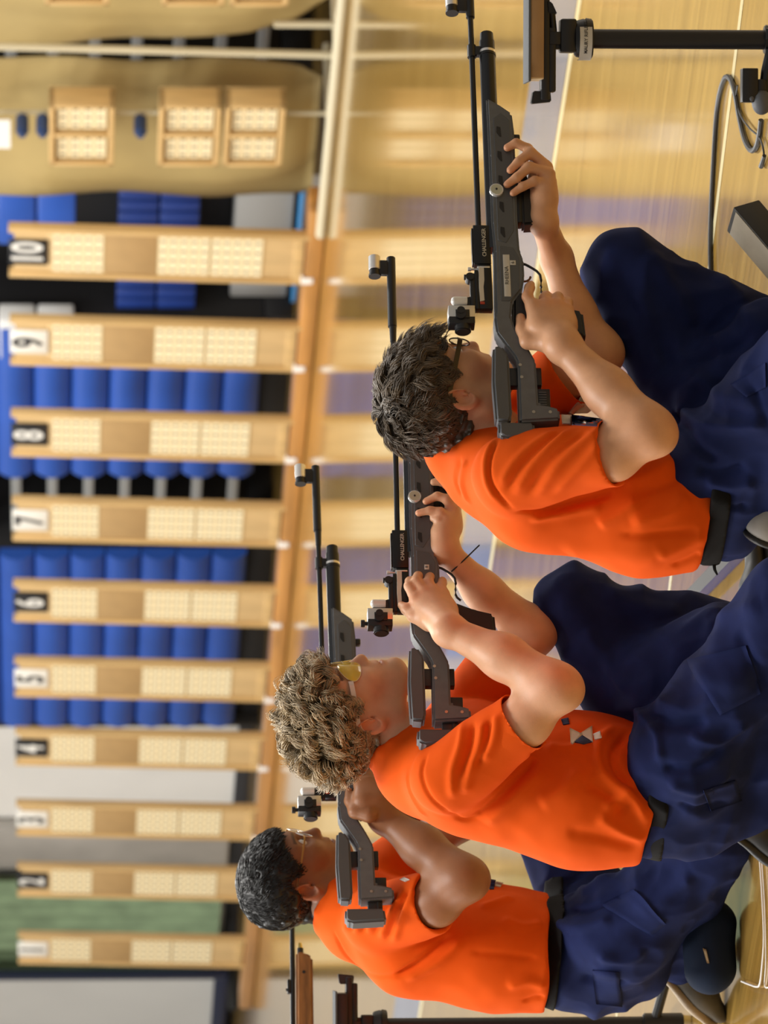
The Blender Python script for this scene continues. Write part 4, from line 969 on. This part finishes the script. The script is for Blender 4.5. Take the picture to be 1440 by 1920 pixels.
def lens_mat(name, col, alpha):
    m = bpy.data.materials.new(name); m.use_nodes = True; b = m.node_tree.nodes['Principled BSDF']; b.inputs['Base Color'].default_value = (*col, 1); b.inputs['Roughness'].default_value = .05; b.inputs['Alpha'].default_value = alpha; b.inputs['Coat Weight'].default_value = .5; return m
CLEAR = lens_mat('clear_lens', (.7, .72, .72), .16); YELLOW = lens_mat('yellow_lens', (.85, .62, .02), .62)

# =============================================================== SHOOTER 1 (nearest)
def shooter1():
    org = np.array([W(1400, 930, 9.7)[0], W(1400, 930, 9.7)[1], 0.0]); r = R1.pt
    hd = Head((849, 749), 9.71, 12, 14, 13, 1.0)
    c7 = W(880, 802, 9.74); chest = W(1015, 905, 9.71); waist = W(1210, 932, 9.71); hem = W(1328, 942, 9.71); rsh = W(955, 888, 9.55); lsh = W(935, 790, 9.88)
    rel = W(1212, 806, 9.43); rwr = W(1056, 648, 9.55); lel = W(1122, 662, 9.80); lwr = r(1018, 414, .0)
    nb = hd.w(-.022, 0, -.05)
    B = [cone(nb, c7, .054, .060, .03), cone(hd.w(-.004, 0, -.055), c7 + (chest - c7) * .2, .040, .05, .02), cone(c7, chest, .052, .07, .05)]
    # right arm
    B += [cone(c7 + (chest - c7) * .5, rsh, .045, .050, .05), cone(rsh, W(1150, 850, 9.455), .052, .0465, .03), cone(W(1150, 850, 9.455), rel, .0465, .044, .03), cone(rel, W(1140, 733, 9.5), .046, .041, .03), cone(W(1140, 733, 9.5), rwr, .040, .029, .03)]
    B += [ell(W(1236, 818, 9.42), (.03, .03, .03), None, .03)]
    # right hand round the grip
    h = [cone(rwr, r(1034, 612, .034), .029, .024, .02), cone(rwr, r(1060, 605, .030), .027, .020, .02), cone(rwr, r(1012, 612, .036), .026, .022, .02),
         cone(r(1012, 612, .036), r(1000, 575, .034), .021, .015, .015), cone(r(1034, 612, .036), r(1024, 574, .036), .021, .014, .015), cone(r(1050, 610, .034), r(1045, 573, .034), .019, .0135, .015), cone(r(1062, 612, .030), r(1064, 582, .028), .018, .012, .015)]
    h += chain([r(999, 577, .033), r(989, 556, .030), r(993, 540, .014), r(995, 534, .004)], [.0125, .0105, .0098, .0085], .005)
    h += chain([r(1024, 574, .036), r(1022, 560, .022), r(1024, 556, -.004), r(1028, 580, -.024), r(1030, 600, -.024)], [.0125, .0112, .0105, .0095, .0085], .005)
    h += chain([r(1045, 573, .034), r(1044, 560, .020), r(1046, 557, -.005), r(1050, 582, -.024), r(1052, 602, -.024)], [.0122, .011, .010, .009, .008], .005)
    h += chain([r(1064, 582, .028), r(1063, 569, .016), r(1065, 566, -.006), r(1068, 588, -.022), r(1069, 604, -.022)], [.0112, .010, .009, .0082, .0075], .005)
    h += chain([r(1018, 642, .040), r(990, 640, .030), r(979, 618, .022), r(976, 596, .014)], [.018, .0145, .0115, .0095], .008)
    B += h
    # left arm and hand under the fore-end
    B += [cone(c7 + (chest - c7) * .5, lsh, .045, .050, .05), cone(lsh, lel, .052, .045, .03), cone(lel, W(1076, 585, 9.81), .043, .037, .03), cone(W(1076, 585, 9.81), W(1043, 482, 9.82), .037, .029, .03), cone(W(1043, 482, 9.82), lwr, .029, .024, .02)]
    g = [cone(lwr, r(1020, 370, .012), .023, .022, .02), cone(lwr, r(1006, 372, -.012), .022, .020, .02), cone(r(1020, 372, .012), r(1024, 318, .022), .020, .013, .02), cone(r(1024, 372, .016), r(1030, 340, .028), .019, .013, .015), cone(r(1006, 372, -.01), r(1008, 305, .004), .019, .012, .02), cone(r(1012, 350, .0), r(1014, 320, .012), .020, .016, .02)]
    g += chain([r(1006, 302, .012), r(990, 279, .030), r(968, 268, .034), r(951, 277, .029)], [.0115, .0098, .0088, .0078], .004)
    g += chain([r(1024, 312, .024), r(995, 286, .037), r(973, 303, .036), r(957, 319, .0295)], [.0122, .0106, .0092, .008], .004)
    g += chain([r(1030, 326, .030), r(992, 313, .040), r(969, 333, .036), r(951, 346, .0295)], [.0122, .0104, .009, .0078], .004)
    g += chain([r(1030, 347, .028), r(1003, 339, .037), r(980, 350, .034), r(962, 362, .0285)], [.0115, .0094, .0084, .0072], .004)
    g += chain([r(1004, 378, -.022), r(985, 352, -.036), r(968, 338, -.032)], [.015, .0105, .0085], .008)
    B += g
    m = skin('skin_light', (.70, .36, .19), 0)
    o, V, Fq = build_body('person', hd, B, m, 'nearest kneeling shooter with brown wavy hair, dark glasses and orange shirt', org, hot=[(r(1024, 574, .036), .018), (r(1045, 573, .034), .016), (r(1064, 582, .028), .016), (r(989, 556, .03), .012), (r(951, 277, .029), .010), (r(957, 319, .03), .010), (r(951, 346, .03), .010), (r(962, 362, .03), .010), (rel, .04)])
    make_eyes(hd, o, org)
    make_glasses(hd, o, org, mat('glasses_brown', (.035, .020, .010), .3), mat('glasses_rim', (.02, .015, .012), .3), CLEAR, th=.0045, rimr=.0014)
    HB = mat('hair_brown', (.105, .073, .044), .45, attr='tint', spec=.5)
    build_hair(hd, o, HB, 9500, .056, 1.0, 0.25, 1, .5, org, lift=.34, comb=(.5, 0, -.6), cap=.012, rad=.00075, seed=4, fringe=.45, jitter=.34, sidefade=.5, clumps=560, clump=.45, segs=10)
    # clothes
    T = dict(c7=W(888, 868, 9.74), chest=chest, waist=waist, hem=hem, rsh=rsh, lsh=lsh, cr=.119, wr=.125, hr=.118)
    sl_e = W(1148, 849, 9.455)
    fold = [([(1045, 806), (1000, 834), (960, 872), (935, 915)], .008, .0050), ([(1072, 802), (1030, 838), (995, 878), (965, 930)], .008, .0050), ([(1125, 800), (1085, 835), (1045, 875), (1005, 935)], .009, .0045), ([(1056, 806), (1016, 838), (978, 876), (948, 924)], .005, -.0045), ([(1100, 802), (1060, 838), (1020, 880), (988, 930)], .006, -.0045), ([(1135, 815), (1110, 850), (1075, 890), (1040, 930)], .008, .0035),
            ([(934, 822), (918, 858), (918, 898), (936, 932), (962, 957)], .0045, -.006), ([(926, 822), (908, 862), (910, 905), (930, 942)], .007, .003), ([(964, 960), (1030, 958), (1100, 940), (1155, 922)], .007, -.008), ([(990, 972), (1060, 962), (1130, 948)], .010, .006),
            ([(1120, 985), (1160, 965), (1200, 935)], .012, .006), ([(1180, 980), (1250, 960), (1290, 930)], .016, .007), ([(1160, 1002), (1240, 1000), (1320, 995)], .007, -.004), ([(1230, 1040), (1280, 1020), (1325, 1000)], .016, .007), ([(1260, 1060), (1300, 1045), (1328, 1030)], .010, -.005),
            ([(870, 860), (862, 905), (880, 945)], .008, .0045), ([(858, 858), (848, 900), (862, 935)], .006, -.004), ([(1150, 905), (1215, 890), (1270, 860)], .014, .006), ([(1190, 925), (1240, 912), (1285, 890)], .01, -.005), ([(1148, 792), (1152, 850), (1156, 905)], .004, -.0025),
            ([(1060, 1040), (1150, 1035), (1250, 1042)], .03, .006)]
    so, SV, SF = make_shirt(o, org, T, [(W(957, 889, 9.545), sl_e, .076, .0655, .05), (lsh, lsh + (lel - lsh) * .70, .068, .068, .045)], (c7 + (nb - c7) * 0.05, nb + (nb - c7) * .6, .062), fold, hem_n=dirn(W(1130, 905, 9.71), W(1328, 942, 9.71)), extra=[ell(W(905, 862, 9.67), (.047, .047, .047), None, .05)])
    tr = bvh(SV, SF)
    patch('shirt_print', tr, [(1092, 742), (1124, 758), (1102, 775), (1064, 776)], PRW, so, (8, 8), origin=org)
    patch('shirt_print', tr, [(1052, 776), (1072, 776), (1070, 796), (1054, 795)], PRW, so, (5, 5), origin=org)
    pn = patch('shirt_print', tr, [(1072, 777), (1130, 785), (1126, 800), (1072, 797)], PRN, so, (8, 5), origin=org)
    patch('shirt_letter', tr, [(1084, 780), (1100, 782), (1099, 795), (1083, 793)], PRW, so, (4, 4), lift=.0028, origin=org); patch('shirt_letter', tr, [(1088, 784), (1096, 785), (1095, 792), (1087, 791)], ORANGE, so, (3, 3), lift=.0042, origin=org)
    rhip = W(1365, 868, 9.62); rkn = W(1560, 605, 9.36); lhip = W(1330, 850, 9.85); lkn = W(1168, 506, 9.86); lan = W(1528, 668, 9.88); ran = W(1500, 955, 9.56); pel = W(1350, 925, 9.70)
    L = [capcone(pel, hem - dirn(waist, hem) * .04, .108, .108, .05), cone(pel, rhip, .105, .105, .06), cone(pel, lhip, .105, .1, .06), cone(rhip, rkn, .110, .079, .05), cone(lhip, lkn, .102, .069, .05), cone(lkn, lan, .069, .062, .04), cone(rkn, ran, .072, .055, .04), cone(W(1340, 740, 9.78), W(1450, 640, 9.75), .085, .08, .05),
         plane(np.array([0, 0, .005]), -Z)]
    fold = [([(1270, 760), (1310, 790), (1380, 800), (1440, 790)], .012, .008), ([(1262, 770), (1300, 830), (1340, 870)], .010, -.007), ([(1300, 700), (1350, 740), (1420, 750)], .016, .007), ([(1240, 700), (1220, 620), (1190, 540)], .014, .006), ([(1300, 880), (1350, 890), (1400, 880)], .010, -.007), ([(1320, 905), (1370, 915), (1415, 900)], .012, .008), ([(1310, 940), (1360, 955), (1405, 950)], .008, -.006),
            ([(1210, 470), (1260, 540), (1300, 620)], .02, .006), ([(1330, 500), (1380, 560), (1430, 640)], .018, .006), ([(1275, 690), (1340, 660), (1430, 620)], .012, -.006), ([(1180, 560), (1230, 640), (1260, 700)], .015, -.005), ([(1390, 700), (1420, 740), (1440, 800)], .008, -.005)]
    to, TV, TF = make_trousers(o, org, L, fold, belt=(hem + dirn(waist, hem) * .012, dirn(waist, hem), .019, .006))
    tt = bvh(TV, TF); patch('pocket', tt, [(1372, 722), (1400, 745), (1438, 725), (1438, 680)], NAVY, to, (8, 8), lift=.0015, thick=.0025, origin=org)
    make_shoe(o, org, W(1440, 985, 9.60), W(1575, 1020, 9.66), W(1500, 1100, 9.66) - W(1500, 985, 9.6), mat('shoe_grey', (.30, .28, .25), .6), SHOEK)
    lfd = nrm(F * .9 + R * .1); lt = np.array([lan[0], lan[1], .06]); make_shoe(o, org, lt - lfd * .03, lt + lfd * .21, -Z, SHOEK, SOLEW)
    # loose belt end
    MB().tube([tuple(W(1338, 1050, 9.68) - org), tuple(W(1340, 1068, 9.68) - org), tuple(W(1345, 1078, 9.68) - org)], .004, 6, [1, .8, .5]).build('belt_end', BELTM, o)
    return o
shooter1()

# =============================================================== SHOOTER 2 (curly fair hair)
def shooter2():
    org = np.array([W(1350, 1480, 10.25)[0], W(1350, 1480, 10.25)[1], 0.0]); r = R2.pt
    hd = Head((676, 1337), 10.31, -8, -7, 13, .985)
    c7 = W(755, 1402, 10.31); chest = W(890, 1440, 10.28); waist = W(1085, 1482, 10.26); hem = W(1222, 1490, 10.26); rsh = W(838, 1456, 10.11); lsh = W(850, 1362, 10.44)
    rel = W(1040, 1288, 9.99); rwr = W(842, 1182, 10.10); lel = W(1000, 1184, 10.36); lwr = r(832, 1030, .004)
    nb = hd.w(-.022, 0, -.05)
    B = [cone(nb - hd.f * .006, c7, .047, .056, .02), cone(hd.w(-.004, 0, -.055), c7 + (chest - c7) * .2, .040, .05, .02), cone(c7, chest, .052, .07, .05)]
    B += [cone(c7 + (chest - c7) * .5, rsh, .045, .050, .05), cone(rsh, W(985, 1352, 10.02), .052, .047, .03), cone(W(985, 1352, 10.02), rel, .047, .045, .03), cone(rel, W(945, 1232, 10.05), .045, .042, .03), cone(W(945, 1232, 10.05), rwr, .041, .0285, .03), ell(W(1062, 1296, 9.98), (.03, .03, .03), None, .03)]
    # right hand laid on the stock
    h = [cone(rwr, r(818, 1142, .040), .028, .024, .02), cone(rwr, r(838, 1145, .036), .026, .021, .02), cone(rwr, r(800, 1150, .040), .025, .022, .02),
         cone(r(800, 1150, .040), r(780, 1124, .036), .020, .0135, .015), cone(r(812, 1142, .042), r(796, 1111, .038), .020, .0135, .015), cone(r(824, 1142, .042), r(814, 1111, .038), .020, .013, .015), cone(r(838, 1145, .036), r(832, 1114, .034), .018, .012, .015)]
    h += chain([r(780, 1124, .036), r(767, 1099, .030), r(768, 1090, .014), r(772, 1096, .004)], [.0125, .0105, .0095, .0085], .004)
    h += chain([r(796, 1111, .038), r(781, 1090, .034), r(784, 1080, .018), r(788, 1086, .006)], [.0125, .0108, .0097, .0085], .004)
    h += chain([r(814, 1111, .038), r(803, 1091, .034), r(806, 1082, .018), r(810, 1088, .006)], [.0122, .0105, .0095, .0083], .004)
    h += chain([r(832, 1114, .034), r(827, 1099, .030), r(829, 1090, .014), r(832, 1094, .0)], [.0112, .0097, .0088, .0078], .004)
    h += chain([r(804, 1168, .040), r(776, 1155, .032), r(762, 1142, .024), r(753, 1135, .014)], [.018, .0125, .0105, .0085], .008)
    B += h
    B += [cone(c7 + (chest - c7) * .5, lsh, .045, .050, .05), cone(lsh, lel, .052, .045, .03), cone(lel, W(905, 1108, 10.33), .044, .036, .03), cone(W(905, 1108, 10.33), lwr, .035, .025, .03)]
    g = [cone(lwr, r(830, 1000, .014), .024, .023, .02), cone(lwr, r(842, 985, .0), .024, .021, .02), cone(r(830, 1000, .014), r(836, 975, .026), .022, .014, .015), cone(r(842, 990, .006), r(848, 955, .022), .021, .014, .015), cone(r(846, 985, -.004), r(852, 930, .008), .020, .013, .02)]
    g += chain([r(852, 925, .012), r(838, 908, .026), r(824, 902, .030), r(813, 904, .029)], [.0115, .0098, .0088, .0076], .004)
    g += chain([r(849, 955, .022), r(838, 936, .036), r(820, 930, .036), r(799, 940, .0295)], [.0118, .0100, .0088, .0078], .004)
    g += chain([r(838, 974, .026), r(826, 960, .036), r(806, 957, .035), r(785, 962, .0295)], [.0118, .0098, .0086, .0075], .004)
    g += chain([r(830, 985, .024), r(822, 975, .030), r(812, 972, .026)], [.011, .009, .0075], .004)
    g += chain([r(820, 1008, -.020), r(805, 985, -.034), r(790, 975, -.032)], [.015, .0105, .0085], .008)
    B += g
    m = skin('skin_fair', (.72, .39, .22), 0)
    o, V, Fq = build_body('person', hd, B, m, 'kneeling shooter with curly fair hair and yellow safety glasses, rifle lowered', org, hot=[(r(796, 1111, .038), .016), (r(780, 1124, .036), .016), (r(785, 962, .03), .010), (r(799, 940, .03), .010), (rel, .045)])
    make_eyes(hd, o, org)
    make_glasses(hd, o, org, mat('glasses_white', (.70, .68, .64), .35), mat('glasses_clear_rim', (.75, .68, .40), .3), YELLOW, th=.0050, lens=(.031, .023), wrap=1.0, rimr=.0009, front_x=.108)
    HB = mat('hair_fair', (.40, .30, .175), .42, attr='tint', spec=.5)
    build_hair(hd, o, HB, 9500, .050, 1.0, .95, 1, .5, org, lift=.52, comb=(.15, 0, -.3), cap=.016, rad=.00072, seed=11, fringe=.1, jitter=.55, sidefade=.6, clumps=520, clump=.5, segs=14, toplift=.5)
    T = dict(c7=W(772, 1440, 10.31), chest=chest, waist=waist, hem=hem, rsh=rsh, lsh=lsh, cr=.122, wr=.132, hr=.125)
    fold = [([(868, 1352), (862, 1400), (848, 1450), (850, 1500)], .009, .0065), ([(905, 1345), (898, 1400), (880, 1450), (870, 1490)], .010, .0065), ([(930, 1335), (925, 1385), (905, 1430)], .010, .006), ([(885, 1350), (880, 1400), (864, 1460)], .006, -.006), ([(917, 1345), (910, 1395), (892, 1440)], .006, -.0055),
            ([(800, 1410), (790, 1450), (810, 1500), (860, 1535), (900, 1535)], .0045, -.005), ([(880, 1540), (930, 1500), (980, 1450), (1012, 1400)], .007, -.008), ([(910, 1545), (960, 1500), (1020, 1440)], .012, .006),
            ([(1010, 1510), (1060, 1480), (1090, 1440)], .016, .006), ([(1150, 1360), (1120, 1400), (1130, 1450), (1190, 1500), (1215, 1545)], .010, .010), ([(1180, 1370), (1150, 1410), (1160, 1450), (1200, 1490)], .008, -.009), ([(1190, 1400), (1200, 1440), (1180, 1480), (1130, 1520)], .012, .008),
            ([(1120, 1530), (1170, 1560), (1225, 1580)], .012, .007), ([(1060, 1560), (1130, 1570), (1200, 1595)], .014, -.005), ([(1010, 1390), (1060, 1400), (1110, 1390)], .010, .005), ([(1100, 1470), (1140, 1490), (1175, 1530)], .010, -.006), ([(960, 1310), (985, 1352), (1010, 1393)], .004, -.0025), ([(760, 1450), (770, 1490), (800, 1530)], .008, .004)]
    so, SV, SF = make_shirt(o, org, T, [(W(840, 1456, 10.10), W(983, 1351, 10.02), .076, .066, .05), (lsh, lsh + (lel - lsh) * .62, .068, .070, .045)], (c7 + (nb - c7) * 0.1, nb + (nb - c7) * .6, .060), fold, hem_n=dirn(W(1050, 1460, 10.26), W(1200, 1490, 10.26)))
    tr = bvh(SV, SF)
    patch('shirt_print', tr, [(1068, 1366), (1092, 1378), (1074, 1396), (1070, 1394)], PRW, so, (5, 5), origin=org); patch('shirt_print', tr, [(1110, 1362), (1112, 1392), (1092, 1380), (1088, 1376)], PRW, so, (5, 5), origin=org)
    patch('shirt_print', tr, [(1076, 1392), (1092, 1380), (1110, 1392), (1094, 1396)], PRN, so, (5, 5), origin=org); patch('shirt_print', tr, [(1052, 1350), (1066, 1347), (1068, 1358), (1056, 1360)], PRN, so, (4, 4), origin=org); patch('shirt_print', tr, [(1112, 1378), (1126, 1372), (1128, 1384), (1116, 1388)], PRW, so, (4, 4), origin=org)
    rhip = W(1285, 1415, 10.13); rkn = W(1475, 1128, 9.96); lhip = W(1240, 1405, 10.40); lkn = W(1066, 1128, 10.38); lan = W(1420, 1192, 10.42); ran = W(1440, 1490, 10.22); pel = W(1272, 1485, 10.24)
    L = [capcone(pel, hem - dirn(waist, hem) * .05, .115, .113, .05), cone(pel, rhip, .112, .11, .06), cone(pel, lhip, .11, .1, .06), cone(rhip, rkn, .113, .080, .05), cone(lhip, lkn, .102, .066, .05), cone(lkn, lan, .066, .062, .04), cone(rkn, ran, .074, .062, .04), cone(pel, W(1340, 1510, 10.24), .1, .09, .05), cone(W(1240, 1270, 10.3), W(1350, 1200, 10.25), .085, .08, .05), plane(np.array([0, 0, .005]), -Z)]
    fold = [([(1190, 1330), (1230, 1370), (1240, 1430)], .010, .008), ([(1210, 1340), (1260, 1360), (1330, 1350)], .012, -.007), ([(1230, 1310), (1290, 1330), (1360, 1300)], .014, .008), ([(1300, 1250), (1350, 1280), (1420, 1270)], .018, .007), ([(1240, 1440), (1300, 1440), (1360, 1400)], .010, -.008), ([(1250, 1470), (1310, 1480), (1370, 1450)], .012, .009), ([(1270, 1510), (1320, 1520), (1370, 1500)], .010, -.007),
            ([(1090, 1180), (1140, 1240), (1180, 1300)], .016, .006), ([(1130, 1110), (1200, 1140), (1280, 1150)], .018, .006), ([(1380, 1180), (1410, 1240), (1430, 1300)], .014, -.006), ([(1290, 1380), (1350, 1390), (1400, 1350)], .010, .008), ([(1320, 1180), (1370, 1150), (1430, 1130)], .018, .006)]
    to, TV, TF = make_trousers(o, org, L, fold, belt=(hem + dirn(waist, hem) * .004, dirn(waist, hem), .021, .006))
    tt = bvh(TV, TF); patch('pocket_flap', tt, [(1318, 1482), (1378, 1462), (1388, 1500), (1332, 1520)], NAVY, to, (8, 8), lift=.0015, thick=.003, origin=org)
    patch('cargo_pocket', tt, [(1290, 1240), (1350, 1340), (1425, 1300), (1400, 1210)], NAVY, to, (10, 10), lift=.0015, thick=.003, origin=org)
    make_shoe(o, org, W(1388, 1528, 10.24), W(1500, 1610, 10.30), W(1400, 1610, 10.30) - W(1440, 1560, 10.26), SHOEK, SHOEK, width=.044)
    lfd = nrm(F); lt = np.array([lan[0], lan[1], .06]); make_shoe(o, org, lt - lfd * .03, lt + lfd * .21, -Z, SHOEK, SHOEK)
    return o
shooter2()

# =============================================================== SHOOTER 3 (black hair, farthest)
def shooter3():
    org = np.array([W(1300, 1780, 11.3)[0], W(1300, 1780, 11.3)[1], 0.0]); r = R3.pt
    hd = Head((563, 1650), 11.36, -2, 11, 14, 1.0)
    c7 = W(632, 1690, 11.36); chest = W(772, 1758, 11.31); waist = W(930, 1778, 11.30); hem = W(1026, 1786, 11.30); rsh = W(705, 1718, 11.19); lsh = W(715, 1640, 11.47)
    rel = W(868, 1648, 11.03); rwr = W(722, 1534, 11.14); lel = W(870, 1530, 11.42); lwr = r(690, 1370, .0)
    nb = hd.w(-.022, 0, -.05)
    B = [cone(nb, c7, .055, .060, .03), cone(hd.w(-.004, 0, -.055), c7 + (chest - c7) * .2, .042, .05, .02), cone(c7, chest, .052, .07, .05)]
    B += [cone(c7 + (chest - c7) * .5, rsh, .045, .050, .05), cone(rsh, W(817, 1691, 11.07), .052, .050, .03), cone(W(817, 1691, 11.07), rel, .050, .048, .03), cone(rel, W(792, 1588, 11.10), .048, .044, .03), cone(W(792, 1588, 11.10), rwr, .043, .031, .03), ell(W(886, 1650, 11.02), (.03, .03, .03), None, .03)]
    h = [cone(rwr, r(706, 1500, .034), .030, .025, .02), cone(rwr, r(726, 1496, .030), .028, .021, .02), cone(rwr, r(682, 1502, .036), .027, .023, .02),
         cone(r(682, 1502, .036), r(676, 1470, .034), .022, .015, .015), cone(r(706, 1500, .036), r(690, 1466, .036), .022, .0145, .015), cone(r(716, 1498, .034), r(707, 1468, .034), .020, .014, .015), cone(r(728, 1498, .030), r(725, 1474, .028), .019, .0125, .015)]
    h += chain([r(674, 1470, .033), r(672, 1450, .030), r(675, 1438, .014), r(678, 1434, .0)], [.0130, .0108, .0098, .0085], .005)
    h += chain([r(690, 1466, .036), r(690, 1456, .022), r(692, 1452, -.004), r(696, 1474, -.024)], [.0128, .0114, .0105, .0092], .005)
    h += chain([r(707, 1468, .034), r(706, 1458, .020), r(708, 1456, -.005), r(712, 1476, -.024)], [.0125, .0112, .010, .009], .005)
    h += chain([r(725, 1474, .028), r(724, 1464, .016), r(726, 1462, -.006), r(728, 1480, -.022)], [.0115, .010, .009, .008], .005)
    h += chain([r(692, 1528, .040), r(666, 1522, .032), r(656, 1502, .024), r(654, 1484, .016)], [.018, .0145, .0115, .0095], .008)
    B += h
    B += [cone(c7 + (chest - c7) * .5, lsh, .045, .050, .05), cone(lsh, lel, .052, .046, .03), cone(lel, lwr, .045, .026, .03)]
    g = [cone(lwr, r(685, 1320, .0), .025, .022, .02)]
    for i, yy in enumerate((1285, 1300, 1314, 1328)): g += chain([r(690, yy + 12, .018), r(678, yy + 4, .034), r(660, yy, .034), r(648, yy + 4, .029)], [.013, .0105, .009, .0078], .005)
    g += chain([r(685, 1342, -.02), r(668, 1320, -.034), r(655, 1312, -.03)], [.014, .0105, .0085], .008); B += g
    m = skin('skin_brown', (.31, .128, .052), 0)
    o, V, Fq = build_body('person', hd, B, m, 'farthest kneeling shooter with short black hair and thin framed glasses', org, lips=(.75, .6, .58), red=(1.1, .85, .78))
    make_eyes(hd, o, org)
    make_glasses(hd, o, org, mat('glasses_gold', (.45, .26, .07), .35, metal=.4), mat('glasses_silver', (.75, .72, .68), .25, metal=.5), CLEAR, th=.0018, tw=.0010, lens=(.025, .018), rimr=.0010, tip_m=mat('glasses_tip', (.01, .01, .01), .4), front_x=.104)
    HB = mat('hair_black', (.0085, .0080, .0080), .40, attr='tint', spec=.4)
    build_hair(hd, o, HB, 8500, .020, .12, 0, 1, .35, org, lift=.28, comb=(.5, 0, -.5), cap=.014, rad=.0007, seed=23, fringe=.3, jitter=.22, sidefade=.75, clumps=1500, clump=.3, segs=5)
    T = dict(c7=W(650, 1716, 11.35), chest=chest, waist=waist, hem=hem, rsh=rsh, lsh=lsh, cr=.114, wr=.119, hr=.117)
    fold = [([(700, 1690), (668, 1712), (645, 1745)], .007, .0055), ([(716, 1685), (688, 1710), (662, 1752)], .007, .0055), ([(738, 1678), (710, 1706), (686, 1752)], .007, .006), ([(758, 1672), (736, 1706), (712, 1762)], .008, .006), ([(776, 1664), (760, 1704), (736, 1768)], .008, .0055), ([(708, 1688), (678, 1711), (654, 1748)], .0045, -.005), ([(727, 1681), (699, 1708), (674, 1752)], .0045, -.005), ([(748, 1675), (723, 1706), (699, 1757)], .0045, -.005), ([(767, 1668), (748, 1705), (724, 1765)], .005, -.005),
            ([(628, 1742), (650, 1790), (690, 1826), (740, 1828), (790, 1800)], .0045, -.005), ([(740, 1832), (790, 1800), (845, 1750)], .006, -.008), ([(760, 1838), (820, 1805), (870, 1760)], .010, .005), ([(880, 1785), (950, 1790), (1010, 1798)], .006, -.0035), ([(940, 1720), (980, 1735), (1020, 1730)], .012, .005), ([(950, 1850), (990, 1840), (1025, 1850)], .012, .006), ([(980, 1880), (1010, 1870), (1030, 1880)], .008, -.005), ([(790, 1645), (818, 1692), (843, 1745)], .004, -.0025), ([(900, 1700), (930, 1690), (960, 1680)], .010, .005)]
    so, SV, SF = make_shirt(o, org, T, [(W(710, 1722, 11.18), W(815, 1691, 11.07), .075, .0690, .05), (lsh, lsh + (lel - lsh) * .62, .068, .070, .045)], (c7 + (nb - c7) * 0.1, nb + (nb - c7) * .6, .063), fold, hem_n=dirn(W(930, 1775, 11.3), W(1028, 1780, 11.3)))
    tr = bvh(SV, SF)
    patch('shirt_print', tr, [(903, 1660), (918, 1668), (906, 1674), (898, 1672)], PRW, so, (4, 4), origin=org); patch('shirt_print', tr, [(908, 1646), (930, 1650), (926, 1668), (916, 1668)], PRN, so, (4, 4), origin=org); patch('shirt_print', tr, [(930, 1652), (944, 1655), (938, 1664), (928, 1662)], PRW, so, (4, 4), origin=org)
    patch('shirt_print', tr, [(750, 1650), (760, 1654), (768, 1650), (758, 1646)], PRW, so, (4, 4), origin=org)
    rhip = W(1165, 1750, 11.18); rkn = W(1338, 1580, 11.02); lhip = W(1120, 1725, 11.45); lkn = W(985, 1490, 11.55); lan = W(1330, 1530, 11.60); ran = W(1268, 1800, 11.38); pel = W(1110, 1792, 11.29)
    L = [capcone(pel, hem - dirn(waist, hem) * .05, .110, .110, .05), cone(pel, rhip, .112, .108, .06), cone(pel, lhip, .11, .1, .06), cone(rhip, rkn, .112, .072, .05), cone(lhip, lkn, .102, .068, .05), cone(lkn, lan, .066, .062, .04), cone(rkn, ran, .070, .060, .04), cone(pel, W(1190, 1815, 11.27), .1, .075, .05), plane(np.array([0, 0, .005]), -Z)]
    fold = [([(1050, 1690), (1100, 1670), (1160, 1640)], .012, .008), ([(1060, 1710), (1110, 1700), (1170, 1670)], .009, -.007), ([(1040, 1730), (1090, 1740), (1150, 1720)], .012, .008), ([(1050, 1660), (1080, 1640), (1130, 1610)], .010, -.007), ([(1120, 1790), (1170, 1800), (1210, 1780)], .012, .007), ([(1080, 1840), (1130, 1850), (1180, 1840)], .012, -.006), ([(1200, 1700), (1250, 1680), (1300, 1640)], .016, .006), ([(1060, 1620), (1110, 1590), (1180, 1560)], .012, .008)]
    to, TV, TF = make_trousers(o, org, L, fold, belt=(hem + dirn(waist, hem) * .006, dirn(waist, hem), .020, .006))
    tt = bvh(TV, TF); patch('pocket_flap', tt, [(1130, 1700), (1222, 1752), (1248, 1730), (1190, 1668)], NAVY, to, (10, 6), lift=.0015, thick=.0035, origin=org); patch('back_pocket', tt, [(1112, 1818), (1160, 1822), (1166, 1885), (1118, 1880)], NAVY, to, (6, 6), lift=.0015, thick=.003, origin=org)
    make_shoe(o, org, W(1262, 1806, 11.38), W(1352, 1905, 11.42), W(1240, 1880, 11.40) - W(1300, 1850, 11.38), mat('shoe_brown', (.10, .085, .06), .6, var=.3, vscale=20), SOLEG, width=.042)
    lfd = nrm(F); lt = np.array([lan[0], lan[1], .06]); make_shoe(o, org, lt - lfd * .03, lt + lfd * .21, -Z, SHOEK, SOLEW)
    return o
shooter3()
# kneeling roll under the farthest shooter's instep
rc_ = W(1312, 1775, 11.20); rc_[2] = .062; ROLLM = mat('roll_navy', (.010, .018, .040), .8, bump=.3, bscale=900, spec=.15)
V_, F_ = sdf_mesh([cone(rc_ - XV * .048, rc_ + XV * .048, .058, .058, .02)], .004, 2); V_ = V_ + vnormals(V_, F_) * (.003 * vnoise(V_ * 18))[:, None]
ro = body_obj('kneeling_roll', V_, F_, ROLLM, None, np.array([rc_[0], rc_[1], 0])); tag(ro, 'dark blue padded kneeling roll under the farthest shooter', 'cushion')
tg = patch('roll_tag', bvh(V_, F_), [(1318, 1778), (1324, 1780), (1330, 1806), (1326, 1806)], mat('tag_tan', (.5, .42, .28), .6), ro, (3, 5), origin=np.array([rc_[0], rc_[1], 0]))
